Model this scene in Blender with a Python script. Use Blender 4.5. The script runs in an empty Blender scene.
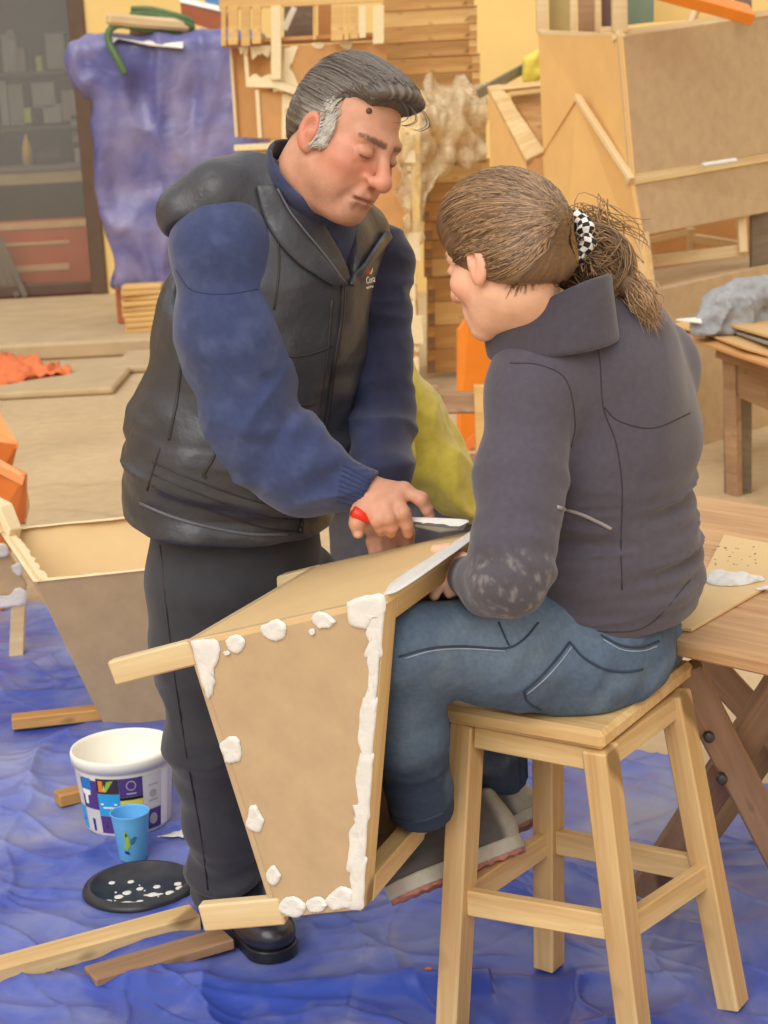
import bpy, bmesh, math, random
import numpy as np
from mathutils import Matrix, Vector, Quaternion

random.seed(7)
rng = np.random.default_rng(7)
SC = bpy.context.scene
COL = SC.collection

# ------------------------------------------------------------------ camera
F, TH, RO, CAMZ = 1800.0, math.radians(13), math.radians(3), 1.6
_up0 = np.array([0, math.sin(TH), math.cos(TH)]); _X = np.array([1.0, 0, 0])
FW = np.array([0, math.cos(TH), -math.sin(TH)])
UP = _up0 * math.cos(RO) + _X * math.sin(RO)
RT = _X * math.cos(RO) - _up0 * math.sin(RO)
O = np.array([0, 0, CAMZ])
cam_d = bpy.data.cameras.new('camera'); cam = bpy.data.objects.new('camera', cam_d); COL.objects.link(cam)
cam_d.sensor_fit = 'VERTICAL'; cam_d.sensor_height = 36.0; cam_d.lens = F / 1024 * 36.0
cam_d.clip_start = 0.05; cam_d.clip_end = 200
m = Matrix.Identity(4)
for i, a in enumerate((RT, UP, -FW)):
    for j in range(3): m[j][i] = float(a[j])
m.translation = Vector(O)
cam.matrix_world = m
cam_d.dof.use_dof = True; cam_d.dof.focus_distance = 3.0; cam_d.dof.aperture_fstop = 9.0
SC.camera = cam

# ------------------------------------------------------------------ light: soft overcast daylight through the open roof
SC.view_settings.view_transform = 'Standard'; SC.view_settings.look = 'None'
SC.view_settings.gamma = 1.0; SC.view_settings.use_curve_mapping = False
SC.view_settings.exposure = 0.0
W = bpy.data.worlds.new('world'); SC.world = W; W.use_nodes = True
W.node_tree.nodes['Background'].inputs[0].default_value = (1.0, 0.955, 0.89, 1)
W.node_tree.nodes['Background'].inputs[1].default_value = 1.0
sd = bpy.data.lights.new('daylight', 'SUN'); sun = bpy.data.objects.new('daylight', sd); COL.objects.link(sun)
sd.energy = 2.1; sd.angle = math.radians(50); sd.color = (1.0, 0.955, 0.88)
sun.rotation_euler = (math.radians(48), 0, math.radians(-24))

def ray(x, y): return FW + RT * (x - 384) / F + UP * (512 - y) / F
def at(x, y, Y):
    d = ray(x, y); return O + d * (Y / d[1])
def gnd(x, y, z=0.0):
    d = ray(x, y); return O + d * ((z - CAMZ) / d[2])
V = lambda *a: np.array(a, float)
def unit(v):
    v = np.asarray(v, float); return v / (np.linalg.norm(v) + 1e-12)

# ------------------------------------------------------------------ materials
def srgb(r, g, b):
    f = lambda c: (c / 255 / 12.92) if c / 255 <= .04045 else ((c / 255 + .055) / 1.055) ** 2.4
    return (f(r), f(g), f(b), 1)
MATS = {}
def newmat(name):
    mt = bpy.data.materials.new(name); mt.use_nodes = True
    nt = mt.node_tree; b = nt.nodes['Principled BSDF']
    MATS[name] = mt
    return mt, nt, b
def _n(nt, t, **kw):
    n = nt.nodes.new(t)
    for k, v in kw.items(): setattr(n, k, v)
    return n
def ramp(nt, fac, stops):
    r = _n(nt, 'ShaderNodeValToRGB')
    e = r.color_ramp.elements
    while len(e) < len(stops): e.new(0.5)
    for q, (p, c) in zip(e, stops): q.position = p; q.color = c
    nt.links.new(fac, r.inputs[0]); return r.outputs[0]
def mixc(nt, fac, a, b, mode='MIX'):
    mx = _n(nt, 'ShaderNodeMix', data_type='RGBA', blend_type=mode)
    for s, v in ((mx.inputs[0], fac), (mx.inputs[6], a), (mx.inputs[7], b)):
        if hasattr(v, 'is_output'): nt.links.new(v, s)
        else: s.default_value = v
    return mx.outputs[2]
def noise(nt, scale, detail=4, rough=.55, sc=None, coord='Object', dist=0):
    tc = _n(nt, 'ShaderNodeTexCoord'); mp = _n(nt, 'ShaderNodeMapping')
    if sc: mp.inputs['Scale'].default_value = sc
    nt.links.new(tc.outputs[coord], mp.inputs[0])
    no = _n(nt, 'ShaderNodeTexNoise'); no.inputs['Scale'].default_value = scale
    no.inputs['Detail'].default_value = detail; no.inputs['Roughness'].default_value = rough
    no.inputs['Distortion'].default_value = dist
    nt.links.new(mp.outputs[0], no.inputs['Vector']); return no.outputs['Fac']
def bump(nt, b, h, strength=.2, dist=.002):
    bp = _n(nt, 'ShaderNodeBump'); bp.inputs['Strength'].default_value = strength
    bp.inputs['Distance'].default_value = dist
    nt.links.new(h, bp.inputs['Height']); nt.links.new(bp.outputs[0], b.inputs['Normal'])
def tint(nt, col, amt=.10):
    oi = _n(nt, 'ShaderNodeObjectInfo'); mr = _n(nt, 'ShaderNodeMapRange')
    mr.inputs[3].default_value = 1 - amt; mr.inputs[4].default_value = 1 + amt
    nt.links.new(oi.outputs['Random'], mr.inputs[0])
    hs = _n(nt, 'ShaderNodeHueSaturation'); nt.links.new(mr.outputs[0], hs.inputs['Value'])
    nt.links.new(col, hs.inputs['Color']); return hs.outputs[0]
def wood(name, light, dark, grain=1.0, rough=.6, knots=True, amt=.08):
    """sawn timber, the grain runs along local X"""
    mt, nt, b = newmat(name)
    g = noise(nt, 1.0, 5, .65, (1.8 * grain, 34 * grain, 34 * grain), dist=.8)
    c = ramp(nt, g, [(.3, dark), (.5, tuple(.5 * (x + y) for x, y in zip(light, dark))), (.68, light)])
    big = noise(nt, 1.0, 3, .5, (1.5, 8, 8))
    c = mixc(nt, .35, c, ramp(nt, big, [(.35, dark), (.65, light)]))
    if knots:
        k = noise(nt, 1.0, 1, .3, (6, 16, 16))
        kk = ramp(nt, k, [(.69, (0, 0, 0, 1)), (.76, (.85, .85, .85, 1))])
        kd = tuple(x * .45 for x in dark[:3]) + (1,)
        c = mixc(nt, kk, c, kd)
    c = tint(nt, c, amt)
    nt.links.new(c, b.inputs['Base Color']); b.inputs['Roughness'].default_value = rough
    bump(nt, b, g, .12, .001)
    return mt
def plain(name, col, rough=.7, var=.12, scale=12, bs=.1, bd=.002, spec=.4, amt=0.0, metallic=0, bscale=None, sheen=0):
    mt, nt, b = newmat(name)
    no = noise(nt, scale, 5, .6)
    lo = tuple(max(0, x * (1 - var)) for x in col[:3]) + (1,); hi = tuple(min(1, x * (1 + var)) for x in col[:3]) + (1,)
    c = ramp(nt, no, [(.3, lo), (.7, hi)])
    if amt: c = tint(nt, c, amt)
    nt.links.new(c, b.inputs['Base Color'])
    b.inputs['Roughness'].default_value = rough; b.inputs['Specular IOR Level'].default_value = spec
    b.inputs['Metallic'].default_value = metallic
    if sheen: b.inputs['Sheen Weight'].default_value = sheen
    if bs:
        bump(nt, b, noise(nt, bscale, 4, .6) if bscale else no, bs, bd)
    return mt
wood('pine', srgb(232, 204, 150), srgb(190, 146, 90), amt=.05)
wood('pine_pale', srgb(228, 206, 164), srgb(200, 168, 120), knots=False)
wood('pine_dark', srgb(168, 132, 98), srgb(122, 90, 62))
wood('old_wood', srgb(176, 142, 110), srgb(130, 98, 72), amt=.05)
wood('cedar', srgb(206, 160, 96), srgb(156, 108, 52), amt=.14)
wood('cedar_light', srgb(222, 186, 122), srgb(190, 146, 84), amt=.08)
wood('table_wood', srgb(214, 172, 124), srgb(160, 114, 76), knots=False)
wood('grey_wood', srgb(128, 112, 96), srgb(92, 78, 66))
plain('mdf', srgb(187, 161, 127), .75, .09, 14, .04)
plain('mdf_light', srgb(216, 185, 136), .7, .05, 7, .04)
plain('mdf_orange', srgb(196, 146, 92), .7, .08, 10, .05)
plain('ply_yellow', srgb(228, 186, 122), .65, .06, 5, .04)
plain('putty', srgb(220, 218, 215), .6, .07, 40, .6, .003)
plain('filler_cream', srgb(228, 210, 170), .65, .06, 40, .4, .003)
plain('orange_paint', srgb(228, 132, 40), .4, .06, 8, .05)
plain('orange_deep', srgb(214, 118, 52), .45, .08, 8, .05)
plain('orange_cloth', srgb(226, 122, 74), .8, .08, 10, .2)
plain('concrete_step', srgb(186, 164, 130), .9, .10, 4, .3, .004)
plain('wall_cream', srgb(232, 200, 130), .85, .05, 2, .05)
plain('dark_frame', srgb(96, 76, 62), .6, .1, 10, .1)
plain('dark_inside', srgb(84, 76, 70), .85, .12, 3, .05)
plain('steel', srgb(150, 148, 145), .35, .1, 20, .1, metallic=.8)
plain('bolt_dark', srgb(86, 80, 80), .45, .1, 20, .1, metallic=.6)
plain('white_plastic', srgb(240, 236, 226), .4, .02, 5, 0)
plain('black_plastic', srgb(30, 31, 36), .35, .1, 20, .1)
plain('hose_green', srgb(84, 112, 70), .45, .12, 14, .05)
plain('paper_white', srgb(236, 232, 222), .8, .03, 10, .05)
plain('red_panel', srgb(196, 76, 36), .3, .15, 3, .03)
plain('red_brown', srgb(166, 96, 62), .6, .08, 6, .05)
plain('cardboard', srgb(206, 168, 116), .85, .06, 12, .1, amt=.06)
plain('grey_rag', srgb(150, 152, 156), .95, .18, 30, .6, .004)
plain('yellow_bag', srgb(226, 210, 90), .4, .1, 20, .2)
plain('cup_blue', srgb(104, 178, 232), .35, .03, 10, 0)

# ------------------------------------------------------------------ object helpers
WM = {}
def thing(name, label, cat, loc=(0, 0, 0), group=None):
    o = bpy.data.objects.new(name, None); COL.objects.link(o); o.empty_display_size = .05
    o.location = tuple(loc); WM[o.name] = Matrix.Translation(Vector(loc))
    return tag(o, label, cat, group)
def tag(o, label=None, cat=None, group=None, kind=None):
    for k, v in (('label', label), ('category', cat), ('group', group), ('kind', kind)):
        if v: o[k] = v
    return o
def mesh_obj(name, me, mat, parent=None, world=None, smooth=False):
    o = bpy.data.objects.new(name, me); COL.objects.link(o)
    w = world if world is not None else Matrix.Identity(4)
    if parent is not None:
        o.parent = parent; o.matrix_basis = WM[parent.name].inverted() @ w
    else: o.matrix_basis = w
    WM[o.name] = w
    if mat is not None and not me.materials: me.materials.append(MATS[mat] if isinstance(mat, str) else mat)
    if smooth: me.shade_smooth()
    return o
def from_np(name, verts, faces, mat, parent=None, smooth=False, origin=None):
    verts = np.asarray(verts, float)
    c = verts.mean(0) if origin is None else np.asarray(origin, float)
    me = bpy.data.meshes.new(name); me.from_pydata((verts - c).tolist(), [], [list(map(int, f)) for f in faces]); me.update()
    return mesh_obj(name, me, mat, parent, Matrix.Translation(Vector(c)), smooth)
def bm_obj(name, bm, mat, parent=None, world=None, smooth=False, fix=True):
    if fix: bmesh.ops.recalc_face_normals(bm, faces=bm.faces)
    me = bpy.data.meshes.new(name); bm.to_mesh(me); bm.free()
    return mesh_obj(name, me, mat, parent, world, smooth)
def frame_mat(c, ex, ey, ez):
    w = Matrix.Identity(4)
    for i, a in enumerate((ex, ey, ez)):
        for j in range(3): w[j][i] = float(a[j])
    w.translation = Vector([float(q) for q in c]); return w
def bar(name, p0, p1, w, h, mat, parent=None, up=(0, 0, 1), bev=.003, ext=0.0):
    """plank from p0 to p1, w across, h along the up hint; local X along the length"""
    p0, p1 = np.asarray(p0, float), np.asarray(p1, float)
    ex = unit(p1 - p0); L = np.linalg.norm(p1 - p0) + 2 * ext
    ez = np.asarray(up, float); ez = unit(ez - ex * (ez @ ex)); ey = np.cross(ez, ex)
    bm = bmesh.new(); bmesh.ops.create_cube(bm, size=1)
    for v in bm.verts: v.co = (v.co.x * L, v.co.y * w, v.co.z * h)
    if bev: bmesh.ops.bevel(bm, geom=list(bm.edges), offset=min(bev, w * .3, h * .3), segments=1, affect='EDGES')
    return bm_obj(name, bm, mat, parent, frame_mat((p0 + p1) / 2, ex, ey, ez))
def slab(name, pts, t, mat, parent=None, bev=.0015, back=True):
    """polygon (3D points, any order seen from the camera) extruded t away from the camera side"""
    P = np.asarray(pts, float); c = P.mean(0)
    n = np.zeros(3)
    for i in range(len(P)): n += np.cross(P[i] - c, P[(i + 1) % len(P)] - c)
    n = unit(n)
    if (n @ (O - c) < 0): n = -n
    if not back: n = -n
    ex = unit(P[1] - P[0]); ex = unit(ex - n * (ex @ n)); ey = np.cross(n, ex)
    loc = [((p - c) @ ex, (p - c) @ ey, (p - c) @ n) for p in P]
    bm = bmesh.new()
    f = [bm.verts.new((x, y, z)) for x, y, z in loc]; g = [bm.verts.new((x, y, z - t)) for x, y, z in loc]
    bm.faces.new(f); bm.faces.new(g[::-1])
    k = len(f)
    for i in range(k): bm.faces.new((f[i], g[i], g[(i + 1) % k], f[(i + 1) % k]))
    bmesh.ops.recalc_face_normals(bm, faces=bm.faces)
    if bev: bmesh.ops.bevel(bm, geom=list(bm.edges), offset=bev, segments=1, affect='EDGES')
    return bm_obj(name, bm, mat, parent, frame_mat(c, ex, ey, n))
def pxs(*q): return [at(*a) for a in q]
def tube_bm(bm, pts, r, seg=8, caps=True):
    P = [np.asarray(p, float) for p in pts]; rs = r if hasattr(r, '__len__') else [r] * len(P)
    T = [unit(P[min(i + 1, len(P) - 1)] - P[max(i - 1, 0)]) for i in range(len(P))]
    a = unit(np.cross(T[0], (0.31, .2, .93))); rings = []
    for p, t, rr in zip(P, T, rs):
        a = unit(a - t * (a @ t)); b = np.cross(t, a)
        rings.append([bm.verts.new(p + (a * math.cos(2 * math.pi * k / seg) + b * math.sin(2 * math.pi * k / seg)) * rr) for k in range(seg)])
    for q, w in zip(rings, rings[1:]):
        for k in range(seg): bm.faces.new((q[k], q[(k + 1) % seg], w[(k + 1) % seg], w[k]))
    if caps: bm.faces.new(rings[0][::-1]); bm.faces.new(rings[-1])
def tube(name, pts, r, mat, parent=None, seg=8):
    pts = np.asarray(pts, float); c = pts.mean(0)
    bm = bmesh.new(); tube_bm(bm, pts - c, r, seg)
    return bm_obj(name, bm, mat, parent, Matrix.Translation(Vector(c)), True)
def lathe(name, prof, c, mat, parent=None, seg=40, closed=False):
    bm = bmesh.new(); rings = []
    for r, z in prof:
        rings.append([bm.verts.new((r * math.cos(2 * math.pi * k / seg), r * math.sin(2 * math.pi * k / seg), z)) for k in range(seg)] if r > 1e-6 else [bm.verts.new((0, 0, z))])
    for q, w in zip(rings, rings[1:]):
        for k in range(seg):
            k2 = (k + 1) % seg
            if len(q) == 1 and len(w) > 1: bm.faces.new((q[0], w[k], w[k2]))
            elif len(w) == 1 and len(q) > 1: bm.faces.new((q[k], q[k2], w[0]))
            elif len(q) > 1: bm.faces.new((q[k], q[k2], w[k2], w[k]))
    return bm_obj(name, bm, mat, parent, Matrix.Translation(Vector(c)), True)
def catmull(pts, n=8):
    P = [np.asarray(p, float) for p in pts]; P = [2 * P[0] - P[1]] + P + [2 * P[-1] - P[-2]]; out = []
    for i in range(1, len(P) - 2):
        for k in range(n):
            t = k / n
            out.append(.5 * ((2 * P[i]) + (P[i + 1] - P[i - 1]) * t + (2 * P[i - 1] - 5 * P[i] + 4 * P[i + 1] - P[i + 2]) * t * t + (3 * P[i] - P[i - 1] - 3 * P[i + 1] + P[i + 2]) * t ** 3))
    out.append(P[-2]); return out
def patch(name, c, n, u, pts, h, mat, parent, jag=.15, seg=28, origin=None):
    """lumpy smear of filler: closed outline pts (2D in u, v=n x u) on a plane, domed by h"""
    n = unit(n); u = unit(np.asarray(u, float) - n * (np.asarray(u) @ n)); v = np.cross(n, u)
    q = np.array(catmull([np.array(p + (0,)) for p in pts] + [np.array(pts[0] + (0,))], 5))[:-1, :2]
    q = q + rng.normal(0, jag * .1 * np.ptp(q, 0).min(), q.shape); cc = q.mean(0)
    vs = []; fs = []; K = len(q); rings = (1.0, .93, .7, .4)
    hs = (0.0, .7, 1.0, .8)
    for s, hh in zip(rings, hs):
        for p in q:
            w = cc + (p - cc) * s; vs.append(c + u * w[0] + v * w[1] + n * (h * hh * (rng.uniform(.85, 1.1) + .35 * float(vnoise(np.array([[w[0], w[1], 0.]]), 120, 5)[0])) + .0003))
    vs.append(c + u * cc[0] + v * cc[1] + n * h)
    for a in range(3):
        for k in range(K): fs.append((a * K + k, a * K + (k + 1) % K, (a + 1) * K + (k + 1) % K, (a + 1) * K + k))
    for k in range(K): fs.append((3 * K + k, 3 * K + (k + 1) % K, 4 * K))
    o = from_np(name, vs, fs, mat, parent, True); return o

# ------------------------------------------------------------------ implicit surfaces
def vnoise(P, s=1.0, seed=0):
    Q = np.asarray(P, np.float32) * s + seed * 17.3; i = np.floor(Q).astype(np.int64); f = Q - i; f = f * f * (3 - 2 * f)
    def hsh(a, b, c):
        h = (a * 374761393 + b * 668265263 + c * 2147483647 + seed * 1013) & 0x7fffffff
        h = ((h ^ (h >> 13)) * 1274126177) & 0x7fffffff
        return ((h ^ (h >> 16)) & 0xffff).astype(np.float32) / 32767.5 - 1
    r = 0
    for dx in (0, 1):
        for dy in (0, 1):
            for dz in (0, 1):
                w = (f[:, 0] if dx else 1 - f[:, 0]) * (f[:, 1] if dy else 1 - f[:, 1]) * (f[:, 2] if dz else 1 - f[:, 2])
                r = r + w * hsh(i[:, 0] + dx, i[:, 1] + dy, i[:, 2] + dz)
    return r
def fbm(P, s, oct=3, seed=0):
    r = 0; a = 1.0
    for k in range(oct): r = r + a * vnoise(P, s * 2 ** k, seed + k); a *= .5
    return r
def smin(a, b, k):
    if k <= 0: return np.minimum(a, b)
    h = np.maximum(k - np.abs(a - b), 0) / k; return np.minimum(a, b) - h * h * k * .25
def smax(a, b, k): return -smin(-a, -b, k)
def ell(P, c, r, R=None):
    q = P - np.asarray(c, np.float32)
    if R is not None: q = q @ np.asarray(R, np.float32)
    r = np.asarray(r, np.float32); k0 = np.linalg.norm(q / r, axis=1); k1 = np.linalg.norm(q / (r * r), axis=1) + 1e-9
    return k0 * (k0 - 1) / k1
def cap(P, a, b, ra, rb=None):
    rb = ra if rb is None else rb; a = np.asarray(a, np.float32); b = np.asarray(b, np.float32); ab = b - a
    t = np.clip(((P - a) @ ab) / (ab @ ab + 1e-12), 0, 1)
    return np.linalg.norm(P - a - t[:, None] * ab, axis=1) - (ra + (rb - ra) * t)
def eseg(P, a, b, ra, rb, ex):
    """segment with elliptic sections: r=(along ex, across)"""
    a = np.asarray(a, np.float32); b = np.asarray(b, np.float32); ab = b - a; L = np.linalg.norm(ab); ez = ab / L
    ex = np.asarray(ex, float); ex = unit(ex - ez * (ex @ ez)).astype(np.float32); ey = np.cross(ez, ex)
    q = P - a; w = q @ ez; t = np.clip(w / L, 0, 1); rx = ra[0] + (rb[0] - ra[0]) * t; ry = ra[1] + (rb[1] - ra[1]) * t
    u = (q @ ex) ; v = q @ ey; o = w - t * L; m_ = np.minimum(rx, ry)
    k0 = np.sqrt((u / rx) ** 2 + (v / ry) ** 2 + (o / m_) ** 2) + 1e-9
    k1 = np.sqrt((u / rx ** 2) ** 2 + (v / ry ** 2) ** 2 + (o / m_ ** 2) ** 2) + 1e-9
    return k0 * (k0 - 1) / k1
def chain(P, pts, radii, ex, k=.04):
    d = None
    for i in range(len(pts) - 1):
        e = ex[i] if isinstance(ex, list) else ex
        r = eseg(P, pts[i], pts[i + 1], radii[i], radii[i + 1], e)
        d = r if d is None else smin(d, r, k)
    return d
def tubes(P, pts, radii, k=.02):
    d = None
    for i in range(len(pts) - 1):
        r = cap(P, pts[i], pts[i + 1], radii[i], radii[i + 1]); d = r if d is None else smin(d, r, k)
    return d
def sdf_mesh(name, f, lo, hi, h, mat, parent=None, color=None, origin=None, cs=4):
    lo = np.asarray(lo, float); hi = np.asarray(hi, float)
    n = (np.ceil((hi - lo) / (h * cs)).astype(int)) * cs
    nc = n // cs
    g = [lo[i] + (np.arange(nc[i]) * cs + cs / 2 - .5) * h for i in range(3)]
    C = np.stack(np.meshgrid(*g, indexing='ij'), -1).reshape(-1, 3).astype(np.float32)
    dc = f(C).reshape(nc)
    act = np.abs(dc) < cs * h * 1.8 + .004
    D = np.repeat(np.repeat(np.repeat(dc, cs, 0), cs, 1), cs, 2).astype(np.float32)
    A = np.repeat(np.repeat(np.repeat(act, cs, 0), cs, 1), cs, 2)
    idx = np.argwhere(A); P = (lo + idx * h).astype(np.float32)
    val = np.concatenate([f(P[i:i + 400000]) for i in range(0, len(P), 400000)]) if len(P) else np.zeros(0)
    D[A] = val
    D[0] = D[-1] = 1; D[:, 0] = D[:, -1] = 1; D[:, :, 0] = D[:, :, -1] = 1
    S = D < 0
    cnt = np.zeros(np.array(S.shape) - 1, np.int8)
    for a in (0, 1):
        for b in (0, 1):
            for c in (0, 1):
                cnt += S[a:S.shape[0] - 1 + a, b:S.shape[1] - 1 + b, c:S.shape[2] - 1 + c]
    mix = (cnt > 0) & (cnt < 8); cells = np.argwhere(mix)
    vid = -np.ones(mix.shape, np.int64); vid[mix] = np.arange(len(cells))
    acc = np.zeros((len(cells), 3)); num = np.zeros(len(cells))
    corners = [(a, b, c) for a in (0, 1) for b in (0, 1) for c in (0, 1)]
    dv = {q: D[cells[:, 0] + q[0], cells[:, 1] + q[1], cells[:, 2] + q[2]] for q in corners}
    for p in corners:
        for ax in range(3):
            if p[ax] == 0:
                q = list(p); q[ax] = 1; q = tuple(q); a, b = dv[p], dv[q]
                cr = (a < 0) != (b < 0); t = np.where(cr, a / np.where(cr, a - b, 1), 0)
                pos = np.tile(np.array(p, float), (len(cells), 1)); pos[:, ax] = t
                acc += np.where(cr[:, None], pos, 0); num += cr
    verts = lo + (cells + acc / np.maximum(num, 1)[:, None]) * h
    faces = []
    for ax in range(3):
        b, c = (ax + 1) % 3, (ax + 2) % 3
        s0 = [slice(None)] * 3; s1 = [slice(None)] * 3; s0[ax] = slice(0, -1); s1[ax] = slice(1, None)
        ch = S[tuple(s0)] != S[tuple(s1)]; e = np.argwhere(ch)
        e = e[(e[:, b] > 0) & (e[:, c] > 0)]
        ins = S[e[:, 0], e[:, 1], e[:, 2]]
        ok = np.ones(len(e), bool); qs = []
        for db, dcc in ((1, 1), (0, 1), (0, 0), (1, 0)):
            w = e.copy(); w[:, b] -= db; w[:, c] -= dcc
            good = (w[:, b] < vid.shape[b]) & (w[:, c] < vid.shape[c]) & (w[:, ax] < vid.shape[ax]); ok &= good
            w = np.minimum(w, np.array(vid.shape) - 1); qs.append(vid[w[:, 0], w[:, 1], w[:, 2]])
        Q = np.stack(qs, 1); ok &= (Q >= 0).all(1); Q = Q[ok]; ins = ins[ok]
        Q[~ins] = Q[~ins][:, ::-1]
        faces.append(Q)
    Fc = np.concatenate(faces)
    c = verts.mean(0) if origin is None else np.asarray(origin, float)
    me = bpy.data.meshes.new(name)
    me.vertices.add(len(verts)); me.vertices.foreach_set('co', (verts - c).astype(np.float32).ravel())
    me.loops.add(len(Fc) * 4); me.loops.foreach_set('vertex_index', Fc.astype(np.int32).ravel())
    me.polygons.add(len(Fc)); me.polygons.foreach_set('loop_start', np.arange(0, len(Fc) * 4, 4, dtype=np.int32))
    me.update(calc_edges=True); me.validate()
    if color is not None:
        ca = me.color_attributes.new('tone', 'FLOAT_COLOR', 'POINT')
        cc = np.concatenate([color(verts.astype(np.float32)), np.ones((len(verts), 1))], 1).astype(np.float32)
        ca.data.foreach_set('color', cc.ravel())
    return mesh_obj(name, me, mat, parent, Matrix.Translation(Vector(c)), True)
def poly2(Q, poly):
    """signed distance to a closed 2D polygon"""
    poly = np.asarray(poly, np.float32); d = np.full(len(Q), 1e9, np.float32); s = np.ones(len(Q), np.float32)
    for i in range(len(poly)):
        a = poly[i]; b = poly[i - 1]; e = b - a; w = Q - a
        t = np.clip((w @ e) / (e @ e + 1e-12), 0, 1); dd = w - t[:, None] * e
        d = np.minimum(d, (dd ** 2).sum(1))
        c1 = Q[:, 1] >= a[1]; c2 = Q[:, 1] < b[1]; c3 = e[0] * w[:, 1] > e[1] * w[:, 0]
        s = np.where((c1 & c2 & c3) | (~c1 & ~c2 & ~c3), -s, s)
    return s * np.sqrt(d)
def draped(name, outline, Y, depth, mat, parent=None, h=.012, rnd=.04, fold=.02, fs=6, seed=1, stretch=(1, 1, .4), lean=0):
    """cloth-like body: px outline at distance Y, given depth, with folds"""
    pw = np.array([at(x, y, Y)[[0, 2]] for x, y in outline])
    lo = np.array([pw[:, 0].min(), Y - depth / 2, pw[:, 1].min()]) - .06; hi = np.array([pw[:, 0].max(), Y + depth / 2, pw[:, 1].max()]) + .06
    zc = pw[:, 1].mean()
    def f(P):
        yy = P[:, 1] - Y - lean * (P[:, 2] - zc)
        d2 = poly2(P[:, [0, 2]], pw) + rnd; d1 = np.abs(yy) - depth / 2 + rnd
        d = np.minimum(np.maximum(d2, d1), 0) + np.sqrt(np.maximum(d2, 0) ** 2 + np.maximum(d1, 0) ** 2) - rnd
        n = fbm(P * np.array(stretch, np.float32), fs, 3, seed)
        return d - fold * (1 - 2 * np.abs(n)) * .6
    return sdf_mesh(name, f, lo, hi, h, mat, parent)
# ================================================================== the setting
def concrete():
    mt, nt, b = newmat('concrete')
    a = noise(nt, 1.2, 6, .6); f = noise(nt, 14, 6, .65); st = noise(nt, .7, 3, .5, dist=1.0)
    c = ramp(nt, a, [(.3, srgb(178, 154, 118)), (.7, srgb(204, 180, 142))])
    c = mixc(nt, .35, c, ramp(nt, f, [(.3, srgb(166, 142, 108)), (.7, srgb(212, 188, 150))]))
    c = mixc(nt, ramp(nt, st, [(.55, (0, 0, 0, 1)), (.75, (.35, .35, .35, 1))]), c, srgb(160, 138, 108))
    tc = _n(nt, 'ShaderNodeTexCoord'); vo = _n(nt, 'ShaderNodeTexVoronoi', feature='DISTANCE_TO_EDGE'); vo.inputs['Scale'].default_value = .55
    wn = _n(nt, 'ShaderNodeTexNoise'); wn.inputs['Scale'].default_value = 3.0
    mv = _n(nt, 'ShaderNodeMix', data_type='VECTOR'); mv.inputs[0].default_value = .12
    nt.links.new(tc.outputs['Object'], wn.inputs['Vector']); nt.links.new(tc.outputs['Object'], mv.inputs[4]); nt.links.new(wn.outputs['Color'], mv.inputs[5])
    nt.links.new(mv.outputs[1], vo.inputs['Vector'])
    c = mixc(nt, ramp(nt, vo.outputs['Distance'], [(.002, (.22, .22, .22, 1)), (.007, (0, 0, 0, 1))]), c, srgb(128, 108, 84))
    nt.links.new(c, b.inputs['Base Color']); b.inputs['Roughness'].default_value = .8
    bump(nt, b, f, .25, .003)
concrete()
def struct(o): o['kind'] = 'structure'; return o
struct(from_np('floor', [(-9, -4, 0), (9, -4, 0), (9, 19, 0), (-9, 19, 0)], [(0, 1, 2, 3)], 'concrete', origin=(0, 0, 0)))
def boxp(name, x0, x1, y0, y1, z0, z1, mat, parent=None, bev=.01):
    return bar(name, (x0, (y0 + y1) / 2, (z0 + z1) / 2), (x1, (y0 + y1) / 2, (z0 + z1) / 2), y1 - y0, z1 - z0, mat, parent, bev=bev)
# raised step in front of the shop window, low slab before it
sx = at(150, 350, 11.9)[0]
struct(boxp('floor_step', -9, sx + .55, 11.9, 15.0, .002, .12, 'concrete_step', bev=.02))
struct(boxp('floor_slab', -9, at(125, 380, 10.8)[0], 10.3, 11.6, .002, .045, 'concrete_step', bev=.012))
struct(boxp('floor_slab', at(118, 372, 11.4)[0], at(124, 372, 11.4)[0] + 1.2, 11.1, 11.85, .002, .05, 'concrete_step', bev=.02))
# back wall with the shop window opening on the left
WY = 15.0
xl = at(96, 150, WY)[0]
struct(boxp('wall_back', xl, 9, WY, WY + .2, 0, 5, 'wall_cream', bev=0))
struct(boxp('wall_side', -9.2, -9, -4, 19, 0, 5, 'wall_cream', bev=0))
struct(boxp('wall_right', 9, 9.2, -4, 19, 0, 5, 'wall_cream', bev=0))
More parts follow.
